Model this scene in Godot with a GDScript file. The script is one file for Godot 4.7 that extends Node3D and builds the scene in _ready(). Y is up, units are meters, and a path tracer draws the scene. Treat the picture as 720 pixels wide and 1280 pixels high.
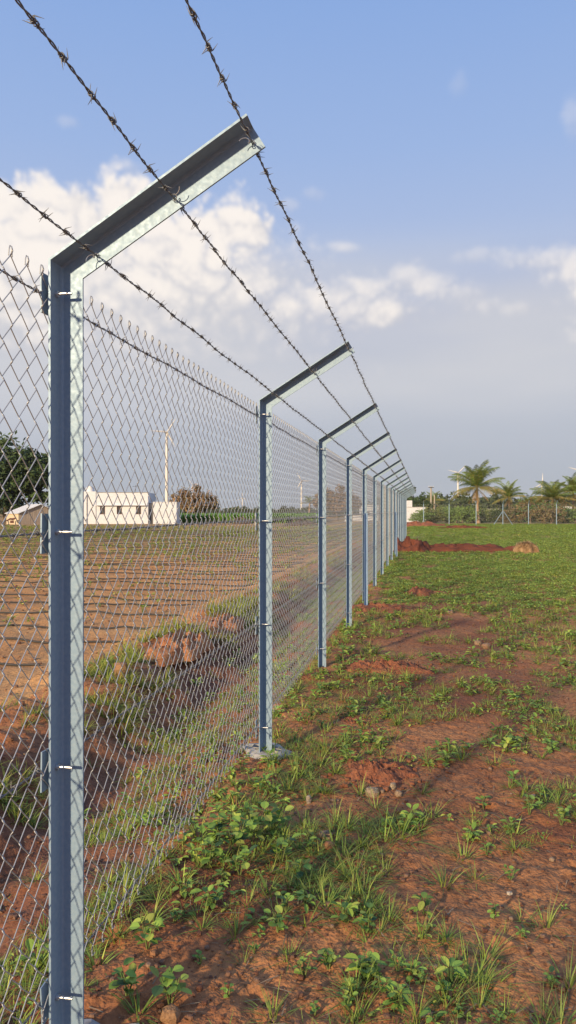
extends Node3D
# A chain link fence with barbed wire arms, seen along its line, between a weedy red soil plot and a ploughed field.
# World: metres, y up, the camera stands over the origin and looks along -z.
# Fence line coordinates: p runs along the fence away from the camera, q to the right of it.

const FPX := 961.0        # focal length in pixels of the 720 x 1280 photograph
const HOR := 638.0        # its horizon row
const EYE := 1.465
const ANG := 0.17506      # the fence leaves the view axis by 10.03 degrees
const BEND := 2.12
const BAY := 2.6
const FQ := -0.961        # the fence line in q
const P1 := 1.932         # the first post in p
var FD := Vector3(sin(ANG), 0, -cos(ANG))
var RD := Vector3(cos(ANG), 0, sin(ANG))
var rng := RandomNumberGenerator.new()
var na := FastNoiseLite.new()
var nb := FastNoiseLite.new()
var nc := FastNoiseLite.new()
var M := {}
var names := {}

# ------------------------------------------------------------------ mesh builder
class MB:
	var v := PackedVector3Array()
	var n := PackedVector3Array()
	var c := PackedColorArray()
	var i := PackedInt32Array()
	func vert(p: Vector3, nn: Vector3, col := Color.WHITE) -> int:
		v.append(p); n.append(nn); c.append(col)
		return v.size() - 1
	func quad(a: Vector3, b: Vector3, d: Vector3, e: Vector3, col := Color.WHITE) -> void:   # counter-clockwise seen from outside
		var nn := (b - a).cross(e - a)
		if nn.length_squared() < 1e-18: nn = (d - b).cross(e - b)
		nn = nn.normalized()
		var k := v.size()
		for p in [a, b, d, e]: vert(p, nn, col)
		i.append_array(PackedInt32Array([k, k + 2, k + 1, k, k + 3, k + 2]))
	func tri(a: Vector3, b: Vector3, d: Vector3, col := Color.WHITE) -> void:
		var nn := (b - a).cross(d - a).normalized()
		var k := v.size()
		for p in [a, b, d]: vert(p, nn, col)
		i.append_array(PackedInt32Array([k, k + 2, k + 1]))
	func box(ctr: Vector3, size: Vector3, bs := Basis(), col := Color.WHITE) -> void:
		var h := size * 0.5
		var P := []
		for z in [-1, 1]:
			for y in [-1, 1]:
				for x in [-1, 1]: P.append(ctr + bs * Vector3(x * h.x, y * h.y, z * h.z))
		for f in [[4, 5, 7, 6], [1, 0, 2, 3], [5, 1, 3, 7], [0, 4, 6, 2], [6, 7, 3, 2], [0, 1, 5, 4]]:
			quad(P[f[0]], P[f[1]], P[f[2]], P[f[3]], col)
	func tube(pts: Array, rad: Array, sides: int, col := Color.WHITE, caps := true) -> void:
		var cnt := pts.size()
		var t0: Vector3 = (pts[1] - pts[0]).normalized()
		var u := t0.cross(Vector3.UP if absf(t0.y) < 0.9 else Vector3.RIGHT).normalized()
		var first := v.size()
		for j in cnt:
			var t: Vector3 = (pts[mini(j + 1, cnt - 1)] - pts[maxi(j - 1, 0)]).normalized()
			u = (u - t * u.dot(t)).normalized()
			var w := t.cross(u)
			var r: float = rad[mini(j, rad.size() - 1)]
			for k in sides:
				var a := TAU * k / sides
				var dir := u * cos(a) + w * sin(a)
				vert(pts[j] + dir * r, dir, col)
		for j in cnt - 1:
			for k in sides:
				var a := first + j * sides + k
				var b := first + j * sides + (k + 1) % sides
				i.append_array(PackedInt32Array([a, a + sides, b, b, a + sides, b + sides]))
		if caps:
			for e in [0, cnt - 1]:
				var t: Vector3 = (pts[1] - pts[0]).normalized() * -1.0 if e == 0 else (pts[cnt - 1] - pts[cnt - 2]).normalized()
				var m := vert(pts[e], t, col)
				var ring := []
				for k in sides: ring.append(vert(v[first + e * sides + k], t, col))
				for k in sides:
					if e == 0: i.append_array(PackedInt32Array([m, ring[k], ring[(k + 1) % sides]]))
					else: i.append_array(PackedInt32Array([m, ring[(k + 1) % sides], ring[k]]))
	func loft(A: Array, B: Array, cap_a := false, cap_b := false, col := Color.WHITE) -> void:
		for k in A.size():
			var k2 := (k + 1) % A.size()
			quad(A[k], A[k2], B[k2], B[k], col)
	func join(o: MB, t: Transform3D, col := Color.WHITE) -> void:
		var k := v.size()
		for j in o.v.size():
			v.append(t * o.v[j]); n.append((t.basis * o.n[j]).normalized()); c.append(o.c[j] * col)
		for j in o.i: i.append(j + k)
	func mesh(colours := false) -> ArrayMesh:
		var arr := []
		arr.resize(Mesh.ARRAY_MAX)
		arr[Mesh.ARRAY_VERTEX] = v; arr[Mesh.ARRAY_NORMAL] = n; arr[Mesh.ARRAY_INDEX] = i
		if colours: arr[Mesh.ARRAY_COLOR] = c
		var m := ArrayMesh.new()
		m.add_surface_from_arrays(Mesh.PRIMITIVE_TRIANGLES, arr)
		return m

# ------------------------------------------------------------------ naming helpers
func numbered(called: String) -> String:
	var k: int = names.get(called, 0)
	names[called] = k + 1
	return called if k == 0 else "%s_%03d" % [called, k]

func tag(o: Node, label: String, category: String, group := "") -> Node:
	o.set_meta("label", label); o.set_meta("category", category)
	if group: o.set_meta("group", group)
	return o

func inst(called: String, mesh: Mesh, mat: Material, parent: Node = null, at := Vector3.ZERO, bs := Basis()) -> MeshInstance3D:
	var o := MeshInstance3D.new()
	o.mesh = mesh
	if mat: o.material_override = mat
	o.transform = Transform3D(bs, at)
	if parent == null:
		o.name = numbered(called); add_child(o)
	else:
		o.name = called; parent.add_child(o, true)
	return o

func base(called: String, at: Vector3, turn := 0.0) -> Node3D:
	var o := Node3D.new()
	o.name = numbered(called); add_child(o)
	o.position = at; o.rotation.y = turn
	return o

func copy(o: Node3D, at: Vector3, turn := 0.0, sc := Vector3.ONE, label := "") -> Node3D:
	var r: Node3D = o.duplicate()
	r.name = numbered(String(o.name).trim_suffix("_" + String(o.name).get_slice("_", String(o.name).get_slice_count("_") - 1)) if String(o.name).right(3).is_valid_int() else String(o.name)); add_child(r)
	r.position = at; r.rotation.y = turn; r.scale = sc
	if label: r.set_meta("label", label)
	return r

func structure(o: Node) -> Node:
	o.set_meta("kind", "structure"); return o

func stuff(o: Node) -> Node:
	o.set_meta("kind", "stuff"); return o

func lin(r: float, g: float, b: float) -> Color:      # linear base colour for albedo_color
	return Color(r, g, b).linear_to_srgb()

func mat(called: String, col: Color, rough := 0.9, metal := 0.0) -> StandardMaterial3D:
	var m := StandardMaterial3D.new()
	m.resource_name = called; m.albedo_color = col; m.roughness = rough; m.metallic = metal
	M[called] = m
	return m

func noise_tex(sd: int, freq: float, ramp: Array, oct := 4, size := 512, normal := false, strength := 4.0) -> NoiseTexture2D:
	var f := FastNoiseLite.new()
	f.seed = sd; f.frequency = freq; f.fractal_octaves = oct; f.noise_type = FastNoiseLite.TYPE_SIMPLEX
	var t := NoiseTexture2D.new()
	t.width = size; t.height = size; t.seamless = true; t.noise = f
	if normal:
		t.as_normal_map = true; t.bump_strength = strength
	elif ramp.size():
		var g := Gradient.new()
		g.offsets = PackedFloat32Array(ramp[0]); g.colors = PackedColorArray(ramp[1])
		t.color_ramp = g
	return t

# ------------------------------------------------------------------ places
func gp(px: float, py: float) -> Vector3:             # the point of the ground seen at a pixel
	var d := FPX * EYE / (py - HOR)
	var g := Vector3((px - 360.0) / FPX * d, 0, -d)
	g.y = height(g.x, g.z)
	return g

func at(px: float, py: float, d: float) -> Vector3:
	return Vector3((px - 360.0) / FPX * d, EYE + (HOR - py) / FPX * d, -d)

func pq(p: float, q: float) -> Vector3:
	return FD * p + RD * q

func hpq(p: float, q: float) -> float:
	var h := 0.022 * na.get_noise_2d(p * 6.0, q * 6.0)
	if absf(q) < 7.0 and p < 30.0: h += 0.014 * nb.get_noise_2d(p * 40.0, q * 40.0)
	if q < -0.8:
		var qq := q + 0.16 * na.get_noise_2d(p * 9.0, 40.0 + q * 3.0)
		var e := 1.0 - smoothstep(74.0, 80.0, p)
		var bank := 0.05 + 0.08 * (na.get_noise_2d(p * 11.0, 90.0) + 0.35)
		var d := 0.0
		d -= 0.06 * smoothstep(-0.98, -1.4, qq)
		d -= 0.17 * smoothstep(-1.3, -1.95, qq)
		d += (0.23 + bank) * smoothstep(-1.75, -2.5, qq)
		d -= bank * smoothstep(-2.7, -3.5, qq)
		h += d * e
		if qq < -1.05 and qq > -3.3: h += 0.05 * nb.get_noise_2d(p * 22.0, q * 22.0) * e
	if q < -3.0:
		var f := smoothstep(-3.0, -3.6, q) * (1.0 - smoothstep(46.0, 60.0, p))
		var w := p + 0.25 * na.get_noise_2d(p * 1.2, q * 2.2) + 0.012 * q
		var r := 0.5 + 0.5 * cos(TAU * w / 0.74)
		h += f * (0.03 * r * (0.75 + 0.5 * na.get_noise_2d(p * 5.0 + 300.0, q * 5.0)) - 0.03 + 0.03 * nb.get_noise_2d(p * 14.0, q * 14.0))
		h -= 0.25 * smoothstep(8.0, 95.0, p) * smoothstep(-3.0, -14.0, q)
	if p < 6.0 and q > -1.3 and q < 3.0:
		h += 0.012 * nb.get_noise_2d(p * 95.0 + 30.0, q * 95.0)
		for e in PRINTS:                                 # hoof prints in the soft soil
			var rr: float = Vector2(p - e.x, q - e.y).length() / e.z
			if rr < 1.6: h += -0.016 * (1.0 - smoothstep(0.55, 0.95, rr)) + 0.008 * smoothstep(0.7, 1.0, rr) * (1.0 - smoothstep(1.0, 1.6, rr))
	return h

func height(x: float, z: float) -> float:
	var g := Vector3(x, 0, z)
	return hpq(g.dot(FD), g.dot(RD))

func on(v: Vector3, dy := 0.0) -> Vector3:
	return Vector3(v.x, height(v.x, v.z) + dy, v.z)

func hash_ok(x: float, lo: float, hi: float) -> bool:
	return x >= lo and x <= hi

const PRINTS := [Vector3(2.26, -0.51, 0.062), Vector3(2.62, 0.25, 0.05), Vector3(3.3, 0.62, 0.06), Vector3(2.75, 0.86, 0.055), Vector3(3.9, 0.3, 0.06), Vector3(2.42, 0.62, 0.05)]

# share of the soil that weeds cover, read off the photograph on a coarse grid of ground places
const GX := [180.0, 280.0, 340.0, 400.0, 460.0, 520.0, 580.0, 640.0, 700.0]
const GY := [690.0, 740.0, 780.0, 820.0, 860.0, 900.0, 940.0, 980.0, 1020.0, 1060.0, 1100.0, 1150.0, 1200.0, 1260.0]
const GD := [
	[0.5, 0.5, 0.5, 0.6, 0.75, 0.92, 0.95, 0.95, 0.95],
	[0.5, 0.5, 0.5, 0.4, 0.20, 0.40, 0.65, 0.80, 0.88],
	[0.6, 0.6, 0.6, 0.85, 0.85, 0.5, 0.35, 0.75, 0.85],
	[0.7, 0.7, 0.8, 0.95, 0.5, 0.25, 0.25, 0.75, 0.8],
	[0.7, 0.7, 0.9, 0.95, 0.75, 0.45, 0.20, 0.5, 0.65],
	[0.7, 0.7, 0.8, 0.95, 0.85, 0.6, 0.25, 0.2, 0.25],
	[0.7, 0.7, 0.7, 0.75, 0.05, 0.2, 0.35, 0.45, 0.3],
	[0.7, 0.7, 0.8, 0.55, 0.08, 0.12, 0.2, 0.6, 0.45],
	[0.7, 0.8, 0.85, 0.7, 0.65, 0.5, 0.15, 0.4, 0.45],
	[0.6, 0.85, 0.7, 0.5, 0.6, 0.25, 0.12, 0.15, 0.15],
	[0.2, 0.25, 0.45, 0.45, 0.4, 0.3, 0.25, 0.12, 0.08],
	[0.1, 0.15, 0.25, 0.25, 0.45, 0.2, 0.12, 0.2, 0.15],
	[0.05, 0.05, 0.1, 0.25, 0.5, 0.4, 0.35, 0.2, 0.25],
	[0.1, 0.1, 0.08, 0.25, 0.5, 0.55, 0.5, 0.4, 0.4]]

func cover(x: float, z: float) -> float:
	var d := -z
	if d < 1.2: return 0.3
	var px := clampf(360.0 + FPX * x / d, GX[0], GX[8])
	var py := clampf(HOR + FPX * EYE / d, GY[0], GY[13])
	var i := 0
	while i < 7 and px > GX[i + 1]: i += 1
	var j := 0
	while j < 12 and py > GY[j + 1]: j += 1
	var fx: float = clampf((px - GX[i]) / (GX[i + 1] - GX[i]), 0, 1)
	var fy: float = clampf((py - GY[j]) / (GY[j + 1] - GY[j]), 0, 1)
	return 0.08 + 1.06 * lerpf(lerpf(GD[j][i], GD[j][i + 1], fx), lerpf(GD[j + 1][i], GD[j + 1][i + 1], fx), fy)

# ------------------------------------------------------------------ sky
func ad(px: float, py: float) -> Vector2:             # azimuth and elevation in degrees of a pixel
	var a := atan((px - 360.0) / FPX)
	return Vector2(rad_to_deg(a), rad_to_deg(atan((HOR - py) / FPX * cos(a))))

func make_sky() -> PanoramaSkyMaterial:
	var W := 2048
	var H := 1024
	var n1 := FastNoiseLite.new()
	n1.seed = 5; n1.frequency = 0.30; n1.fractal_octaves = 2
	var n3 := FastNoiseLite.new()
	n3.seed = 15; n3.frequency = 0.85; n3.fractal_octaves = 3
	var n2 := FastNoiseLite.new()
	n2.seed = 9; n2.frequency = 0.045; n2.fractal_octaves = 4
	var dens := PackedFloat32Array(); dens.resize(W * H / 2)
	var lit := PackedFloat32Array(); lit.resize(W * H / 2)
	# puffs: x, y, half width, half height in photograph pixels, thickness; the visible ones first, then more of the same kind all round
	var puffs := []
	for b in [[18, 262, 34, 30, 1.0], [55, 268, 40, 36, 1.0], [95, 262, 30, 30, 1.0], [150, 252, 36, 34, 1.0], [185, 275, 40, 34, 1.0], [120, 292, 70, 40, 1.0], [40, 310, 80, 50, 1.0],
			[240, 292, 44, 34, 1.0], [292, 284, 46, 36, 1.0], [318, 292, 24, 26, 1.0], [210, 318, 80, 40, 0.9], [150, 350, 170, 70, 0.7], [20, 360, 110, 75, 0.7], [280, 345, 110, 55, 0.65], [200, 400, 220, 70, 0.4],
			[380, 378, 40, 22, 0.35], [430, 366, 38, 18, 0.42], [470, 362, 34, 16, 0.48], [512, 350, 27, 20, 0.62], [545, 361, 30, 17, 0.5], [580, 369, 30, 17, 0.45], [610, 382, 22, 10, 0.3], [648, 388, 20, 10, 0.4],
			[450, 388, 90, 22, 0.6], [480, 392, 30, 14, 0.7], [600, 319, 32, 9, 0.3], [650, 326, 36, 12, 0.4], [690, 328, 36, 16, 0.55], [735, 331, 44, 20, 0.55], [715, 345, 36, 11, 0.35],
			[424, 308, 20, 6, 0.4], [440, 312, 15, 5, 0.25], [160, 210, 20, 9, 0.35], [718, 150, 13, 20, 0.25], [88, 154, 13, 6, 0.2], [390, 242, 14, 8, 0.2], [575, 105, 10, 14, 0.12], [358, 256, 16, 7, 0.3]]:
		var c := ad(b[0], b[1])
		puffs.append([c.x, c.y, b[2] * 0.054, b[3] * 0.052, b[4] if b[4] > 0.65 else b[4] * 0.85])
	var r2 := RandomNumberGenerator.new()
	r2.seed = 77
	for k in 26:
		var az := r2.randf_range(26.0, 334.0)
		var el := r2.randf_range(13.0, 22.0)
		var big := r2.randf_range(0.5, 1.3)
		for j in 9:
			puffs.append([az + r2.randf_range(-7, 7) * big, el + r2.randf_range(-2.6, 2.2) * big, r2.randf_range(1.6, 4.6) * big, r2.randf_range(1.0, 2.3) * big, r2.randf_range(0.5, 1.0)])
	for b in puffs:
		var x0 := int(floor((b[0] - b[2] * 1.7) / 360.0 * W))
		var x1 := int(ceil((b[0] + b[2] * 1.7) / 360.0 * W))
		var y0 := maxi(0, int((90.0 - b[1] - b[3] * 1.7) / 180.0 * H))
		var y1 := mini(H / 2 - 1, int((90.0 - b[1] + b[3] * 1.7) / 180.0 * H))
		for y in range(y0, y1 + 1):
			var el: float = 90.0 - (y + 0.5) / H * 180.0
			for x in range(x0, x1 + 1):
				var az: float = (x + 0.5) / W * 360.0
				var bl := absf(n1.get_noise_2d(az * 0.8, el)) + 0.55 * absf(n3.get_noise_2d(az, el * 1.1))
				var dx: float = (az - b[0]) / b[2]
				var dy: float = (el - b[1]) / b[3]
				var rr := sqrt(dx * dx + dy * dy) - 0.85 * (bl - 0.30)
				var soft := lerpf(0.9, 0.40 if b[4] > 0.88 else 0.7, smoothstep(-0.5, 0.35, dy))       # cauliflower tops, dissolving undersides
				var dd: float = (1.0 - smoothstep(1.0 - soft, 1.0 + soft * 0.6, rr)) * b[4]
				if dd <= 0.0: continue
				var k := y * W + posmod(x, W)
				var ll := clampf(0.32 + 0.40 * dy - 0.20 * dx + 0.75 * bl, 0.0, 1.0)
				lit[k] = lerpf(lit[k], ll, dd / maxf(dd + dens[k] * 0.6, 0.001))
				dens[k] = dens[k] + dd * (1.0 - dens[k])
	var img := Image.create(W, H, false, Image.FORMAT_RGBF)
	var stops := [[-90.0, 0.18, 0.12, 0.08], [-3.0, 0.24, 0.20, 0.16], [0.0, 0.345, 0.376, 0.420], [4.0, 0.366, 0.398, 0.456], [9.0, 0.392, 0.426, 0.500], [14.0, 0.382, 0.415, 0.530], [19.0, 0.335, 0.415, 0.600], [25.0, 0.268, 0.375, 0.610], [34.0, 0.205, 0.325, 0.595], [60.0, 0.170, 0.285, 0.565], [90.0, 0.165, 0.275, 0.55]]
	for y in H:
		var el: float = 90.0 - (y + 0.5) / H * 180.0
		var s := 0
		while s < stops.size() - 2 and el > stops[s + 1][0]: s += 1
		var f: float = clampf((el - stops[s][0]) / (stops[s + 1][0] - stops[s][0]), 0, 1)
		var bc := Color(lerpf(stops[s][1], stops[s + 1][1], f), lerpf(stops[s][2], stops[s + 1][2], f), lerpf(stops[s][3], stops[s + 1][3], f))
		var veil_el := smoothstep(2.0, 10.0, el) * (1.0 - smoothstep(14.0, 21.0, el))
		for x in W:
			var c := bc
			if el > 0.0:
				var az: float = (x + 0.5) / W * 360.0
				if el < 30.0:                                # the thin milky layer below the clouds
					var vv := n2.get_noise_3d(30.0 * cos(deg_to_rad(az)), 30.0 * sin(deg_to_rad(az)), el * 2.2)
					var veil := veil_el * clampf(0.48 + 0.38 * cos(deg_to_rad(3.0 * (az + 14.0))) + 0.8 * vv, 0.0, 0.9)
					c = c.lerp(Color(0.505, 0.512, 0.545), veil)
				if y < H / 2:
					var d := dens[y * W + x]
					if d > 0.0:
						var l := lit[y * W + x]
						var cc := Color(0.475, 0.475, 0.515).lerp(Color(0.80, 0.74, 0.685), smoothstep(0.05, 0.95, l))
						c = c.lerp(cc, clampf(d, 0, 1) * 0.96)
			img.set_pixel(x, y, c)
	var m := PanoramaSkyMaterial.new()
	m.panorama = ImageTexture.create_from_image(img)
	return m

# ------------------------------------------------------------------ materials
func make_materials() -> void:
	# galvanised angle iron: blue grey zinc with a faint mottle
	var z := mat("zinc", Color(1, 1, 1), 0.52, 0.12)
	z.albedo_texture = noise_tex(3, 0.035, [[0.0, 0.5, 1.0], [lin(0.205, 0.298, 0.405), lin(0.230, 0.322, 0.422), lin(0.262, 0.350, 0.438)]], 5, 512)
	z.roughness_texture = noise_tex(4, 0.05, [[0.0, 1.0], [Color(0.75, 0.75, 0.75), Color(1, 1, 1)]], 4, 256)
	z.metallic_specular = 0.3
	z.uv1_triplanar = true; z.uv1_scale = Vector3(3, 3, 3)
	z.normal_enabled = true; z.normal_texture = noise_tex(6, 0.06, [], 3, 256, true, 1.2); z.normal_scale = 0.12
	mat("wire", lin(0.41, 0.425, 0.44), 0.45, 0.4)
	mat("barbed", lin(0.17, 0.175, 0.185), 0.5, 0.5)
	mat("bolt", lin(0.62, 0.63, 0.64), 0.3, 0.8)
	var cc := mat("concrete", Color(1, 1, 1), 0.95)
	cc.albedo_texture = noise_tex(8, 0.03, [[0.0, 0.45, 1.0], [lin(0.20, 0.17, 0.15), lin(0.34, 0.33, 0.32), lin(0.44, 0.43, 0.42)]], 5, 256)
	cc.uv1_triplanar = true; cc.uv1_world_triplanar = true; cc.uv1_scale = Vector3(2.5, 2.5, 2.5)
	# soil: vertex colours carry the large patches, the texture the grain
	var s := mat("soil", Color(1, 1, 1), 0.96)
	s.vertex_color_use_as_albedo = true
	s.albedo_texture = noise_tex(11, 0.02, [[0.0, 0.35, 0.6, 1.0], [Color(0.58, 0.55, 0.53), Color(0.86, 0.85, 0.84), Color(0.96, 0.955, 0.95), Color(1, 1, 1)]], 6, 1024)
	s.uv1_triplanar = true; s.uv1_world_triplanar = true; s.uv1_scale = Vector3(0.9, 0.9, 0.9)
	s.normal_enabled = true; s.normal_texture = noise_tex(12, 0.045, [], 5, 1024, true, 7.0); s.normal_scale = 0.75
	var e := mat("earth", Color(1, 1, 1), 0.97)
	e.vertex_color_use_as_albedo = true
	e.albedo_texture = noise_tex(14, 0.03, [[0.0, 0.5, 1.0], [Color(0.62, 0.58, 0.56), Color(0.86, 0.84, 0.83), Color(1, 1, 1)]], 5, 512)
	e.uv1_triplanar = true; e.uv1_world_triplanar = true; e.uv1_scale = Vector3(2, 2, 2)
	e.normal_enabled = true; e.normal_texture = noise_tex(15, 0.05, [], 4, 512, true, 8.0)
	var st := mat("stone", Color(1, 1, 1), 0.9)
	st.vertex_color_use_as_albedo = true
	st.albedo_texture = noise_tex(17, 0.04, [[0.0, 0.5, 1.0], [Color(0.6, 0.56, 0.52), Color(0.9, 0.88, 0.85), Color(1, 1, 1)]], 5, 256)
	st.uv1_triplanar = true; st.uv1_scale = Vector3(9, 9, 9)
	st.normal_enabled = true; st.normal_texture = noise_tex(18, 0.05, [], 4, 256, true, 6.0)
	var lf := mat("leaf", Color(1, 1, 1), 0.78)
	lf.vertex_color_use_as_albedo = true; lf.backlight = Color(0.6, 0.65, 0.35); lf.cull_mode = BaseMaterial3D.CULL_DISABLED
	var cr := mat("crown", Color(1, 1, 1), 0.75)
	cr.vertex_color_use_as_albedo = true; cr.backlight = Color(0.25, 0.28, 0.15); cr.cull_mode = BaseMaterial3D.CULL_DISABLED
	var bk := mat("bark", Color(1, 1, 1), 0.95)
	bk.albedo_texture = noise_tex(21, 0.04, [[0.0, 1.0], [lin(0.10, 0.075, 0.055), lin(0.26, 0.20, 0.15)]], 4, 256)
	bk.uv1_triplanar = true; bk.uv1_scale = Vector3(2, 0.7, 2)
	var pt := mat("palm_bark", Color(1, 1, 1), 0.95)
	pt.albedo_texture = noise_tex(22, 0.04, [[0.0, 1.0], [lin(0.22, 0.14, 0.09), lin(0.42, 0.30, 0.20)]], 4, 256)
	pt.uv1_triplanar = true; pt.uv1_scale = Vector3(1, 3, 1)
	for w in [["whitewash", [0.53, 0.545, 0.59], [0.63, 0.65, 0.70]], ["cream_wall", [0.50, 0.40, 0.27], [0.62, 0.52, 0.38]], ["boards", [0.24, 0.19, 0.15], [0.44, 0.37, 0.30]], ["tin", [0.60, 0.61, 0.63], [0.74, 0.75, 0.77]], ["grey_wall", [0.22, 0.21, 0.21], [0.32, 0.31, 0.30]], ["tile_red", [0.26, 0.10, 0.06], [0.40, 0.18, 0.11]]]:
		var m := mat(w[0], Color(1, 1, 1), 0.9)
		m.albedo_texture = noise_tex(30 + names.size() + w[0].length(), 0.03, [[0.0, 1.0], [lin(w[1][0], w[1][1], w[1][2]), lin(w[2][0], w[2][1], w[2][2])]], 5, 256)
		m.uv1_triplanar = true; m.uv1_world_triplanar = true
		m.uv1_scale = Vector3(1.6, 0.08, 1.6) if w[0] == "boards" else Vector3(0.35, 0.25, 0.35)
	mat("window_frame", lin(0.14, 0.055, 0.035), 0.6)
	var gl := mat("glass", lin(0.05, 0.055, 0.06), 0.1)
	gl.metallic_specular = 0.6
	mat("turbine_white", lin(0.62, 0.60, 0.57), 0.5)
	mat("pole_concrete", lin(0.36, 0.32, 0.27), 0.9)
	mat("dark_metal", lin(0.08, 0.08, 0.085), 0.5, 0.4)
	mat("hose", lin(0.025, 0.022, 0.02), 0.6)
	mat("straw", Color(1, 1, 1), 0.9).vertex_color_use_as_albedo = true

# ------------------------------------------------------------------ ground
func lines(segs: Array) -> PackedFloat32Array:         # [from, to, first step, growth]
	var out := PackedFloat32Array()
	for s in segs:
		var x: float = s[0]
		var st: float = s[2]
		while x < s[1] - st * 0.4:
			out.append(x); x += st; st *= s[3]
	out.append(segs[-1][1])
	return out

func sheet(called: String, P: PackedFloat32Array, Q: PackedFloat32Array, tint: Callable, m: Material) -> MeshInstance3D:
	var np := P.size()
	var nq := Q.size()
	var v := PackedVector3Array(); v.resize(np * nq)
	var n := PackedVector3Array(); n.resize(np * nq)
	var c := PackedColorArray(); c.resize(np * nq)
	var idx := PackedInt32Array()
	for a in np:
		for b in nq:
			var w := FD * P[a] + RD * Q[b]
			w.y = hpq(P[a], Q[b])
			v[a * nq + b] = w
			c[a * nq + b] = tint.call(P[a], Q[b])
	for a in np:
		for b in nq:
			var dp := v[mini(a + 1, np - 1) * nq + b] - v[maxi(a - 1, 0) * nq + b]
			var dq := v[a * nq + mini(b + 1, nq - 1)] - v[a * nq + maxi(b - 1, 0)]
			n[a * nq + b] = dq.cross(dp).normalized()
	idx.resize((np - 1) * (nq - 1) * 6)
	var k := 0
	for a in np - 1:
		for b in nq - 1:
			var o := a * nq + b
			idx[k] = o; idx[k + 1] = o + nq; idx[k + 2] = o + 1
			idx[k + 3] = o + 1; idx[k + 4] = o + nq; idx[k + 5] = o + nq + 1
			k += 6
	var arr := []
	arr.resize(Mesh.ARRAY_MAX)
	arr[Mesh.ARRAY_VERTEX] = v; arr[Mesh.ARRAY_NORMAL] = n; arr[Mesh.ARRAY_COLOR] = c; arr[Mesh.ARRAY_INDEX] = idx
	var am := ArrayMesh.new()
	am.add_surface_from_arrays(Mesh.PRIMITIVE_TRIANGLES, arr)
	return structure(inst(called, am, m))

func soil_tint(p: float, q: float) -> Color:
	var a := na.get_noise_2d(p * 3.0 + 50.0, q * 3.0)
	var b := nb.get_noise_2d(p * 9.0, q * 9.0 + 70.0)
	var c := Color(0.265, 0.092, 0.036).lerp(Color(0.60, 0.275, 0.105), clampf(0.38 + 0.7 * a + 0.45 * b, 0, 1))
	c = c.lerp(Color(0.42, 0.155, 0.062), clampf(nb.get_noise_2d(p * 4.0 + 500.0, q * 4.0) * 1.4 - 0.25, 0, 0.7))      # redder subsoil
	if q < -0.95:                                       # darker brown along the ditch, mottled by noise
		c = c.lerp(Color(0.20, 0.085, 0.048), clampf(0.65 + 0.6 * b, 0.0, 1.0) * smoothstep(-0.95, -1.25, q + 0.15 * b) * smoothstep(-2.55, -2.3, q + 0.15 * a))
	if p > 12.0 and q > -0.9:                          # farther off a thin green film of seedlings colours the soil
		var g := smoothstep(12.0, 45.0, p) * clampf(0.75 + 1.2 * na.get_noise_2d(p * 1.2, q * 1.6 + 200.0), 0.0, 0.92)
		c = c.lerp(Color(0.32, 0.32, 0.09), g)
	return c

func field_tint(p: float, q: float) -> Color:
	var a := na.get_noise_2d(p * 2.0 + 90.0, q * 2.0)
	var b := nb.get_noise_2d(p * 12.0, q * 12.0)
	var c := Color(0.52, 0.245, 0.085).lerp(Color(0.64, 0.355, 0.14), clampf(0.45 + 0.6 * a + 0.5 * b, 0, 1))
	if p > 22.0:                                        # bands of young crop too far off to pick apart
		var g := smoothstep(16.0, 45.0, p) * clampf(0.45 + 1.1 * na.get_noise_2d(p * 2.2 + 700.0, q * 0.3), 0.0, 0.6)
		c = c.lerp(Color(0.30, 0.28, 0.10), g)
	return c

# ------------------------------------------------------------------ fence
func angle_profile(w := 0.061, t := 0.006, r := 0.007) -> Array:   # an L in x, z; counter-clockwise from above
	return [Vector2(w, 0), Vector2(w, -t), Vector2(-t + 0.003, -t), Vector2(-t, -t + 0.003), Vector2(-t, w), Vector2(0, w), Vector2(0, r), Vector2(r * 0.3, r * 0.3), Vector2(r, 0)]

var upright_mesh: ArrayMesh
var arm_mesh: ArrayMesh
var bolt_mesh: ArrayMesh
var nut_mesh: ArrayMesh
var plate_mesh: ArrayMesh
var tie_mesh: ArrayMesh
const ARM := 0.5585       # 32 degrees above level
const ARM_LEN := 0.622
const ROWS := [0.172, 0.785, 1.405, 2.035]     # heights of the barbed wires along the mesh
const HOLES := [0.10, 0.355, 0.60]             # places of the wires along the arm

func arm_point(s: float, px: float, z := 0.0) -> Vector3:
	return Vector3(cos(ARM) * s + sin(ARM) * px, BEND + sin(ARM) * s - cos(ARM) * px, z)

func cap(mb: MB, L: Array, flip: bool) -> void:         # closes the end of an L section
	for q in [[0, 1, 2, 8], [8, 2, 3, 7], [7, 3, 4, 6], [6, 4, 5, 5]]:
		if flip: mb.quad(L[q[0]], L[q[3]], L[q[2]], L[q[1]])
		else: mb.quad(L[q[0]], L[q[1]], L[q[2]], L[q[3]])

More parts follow.
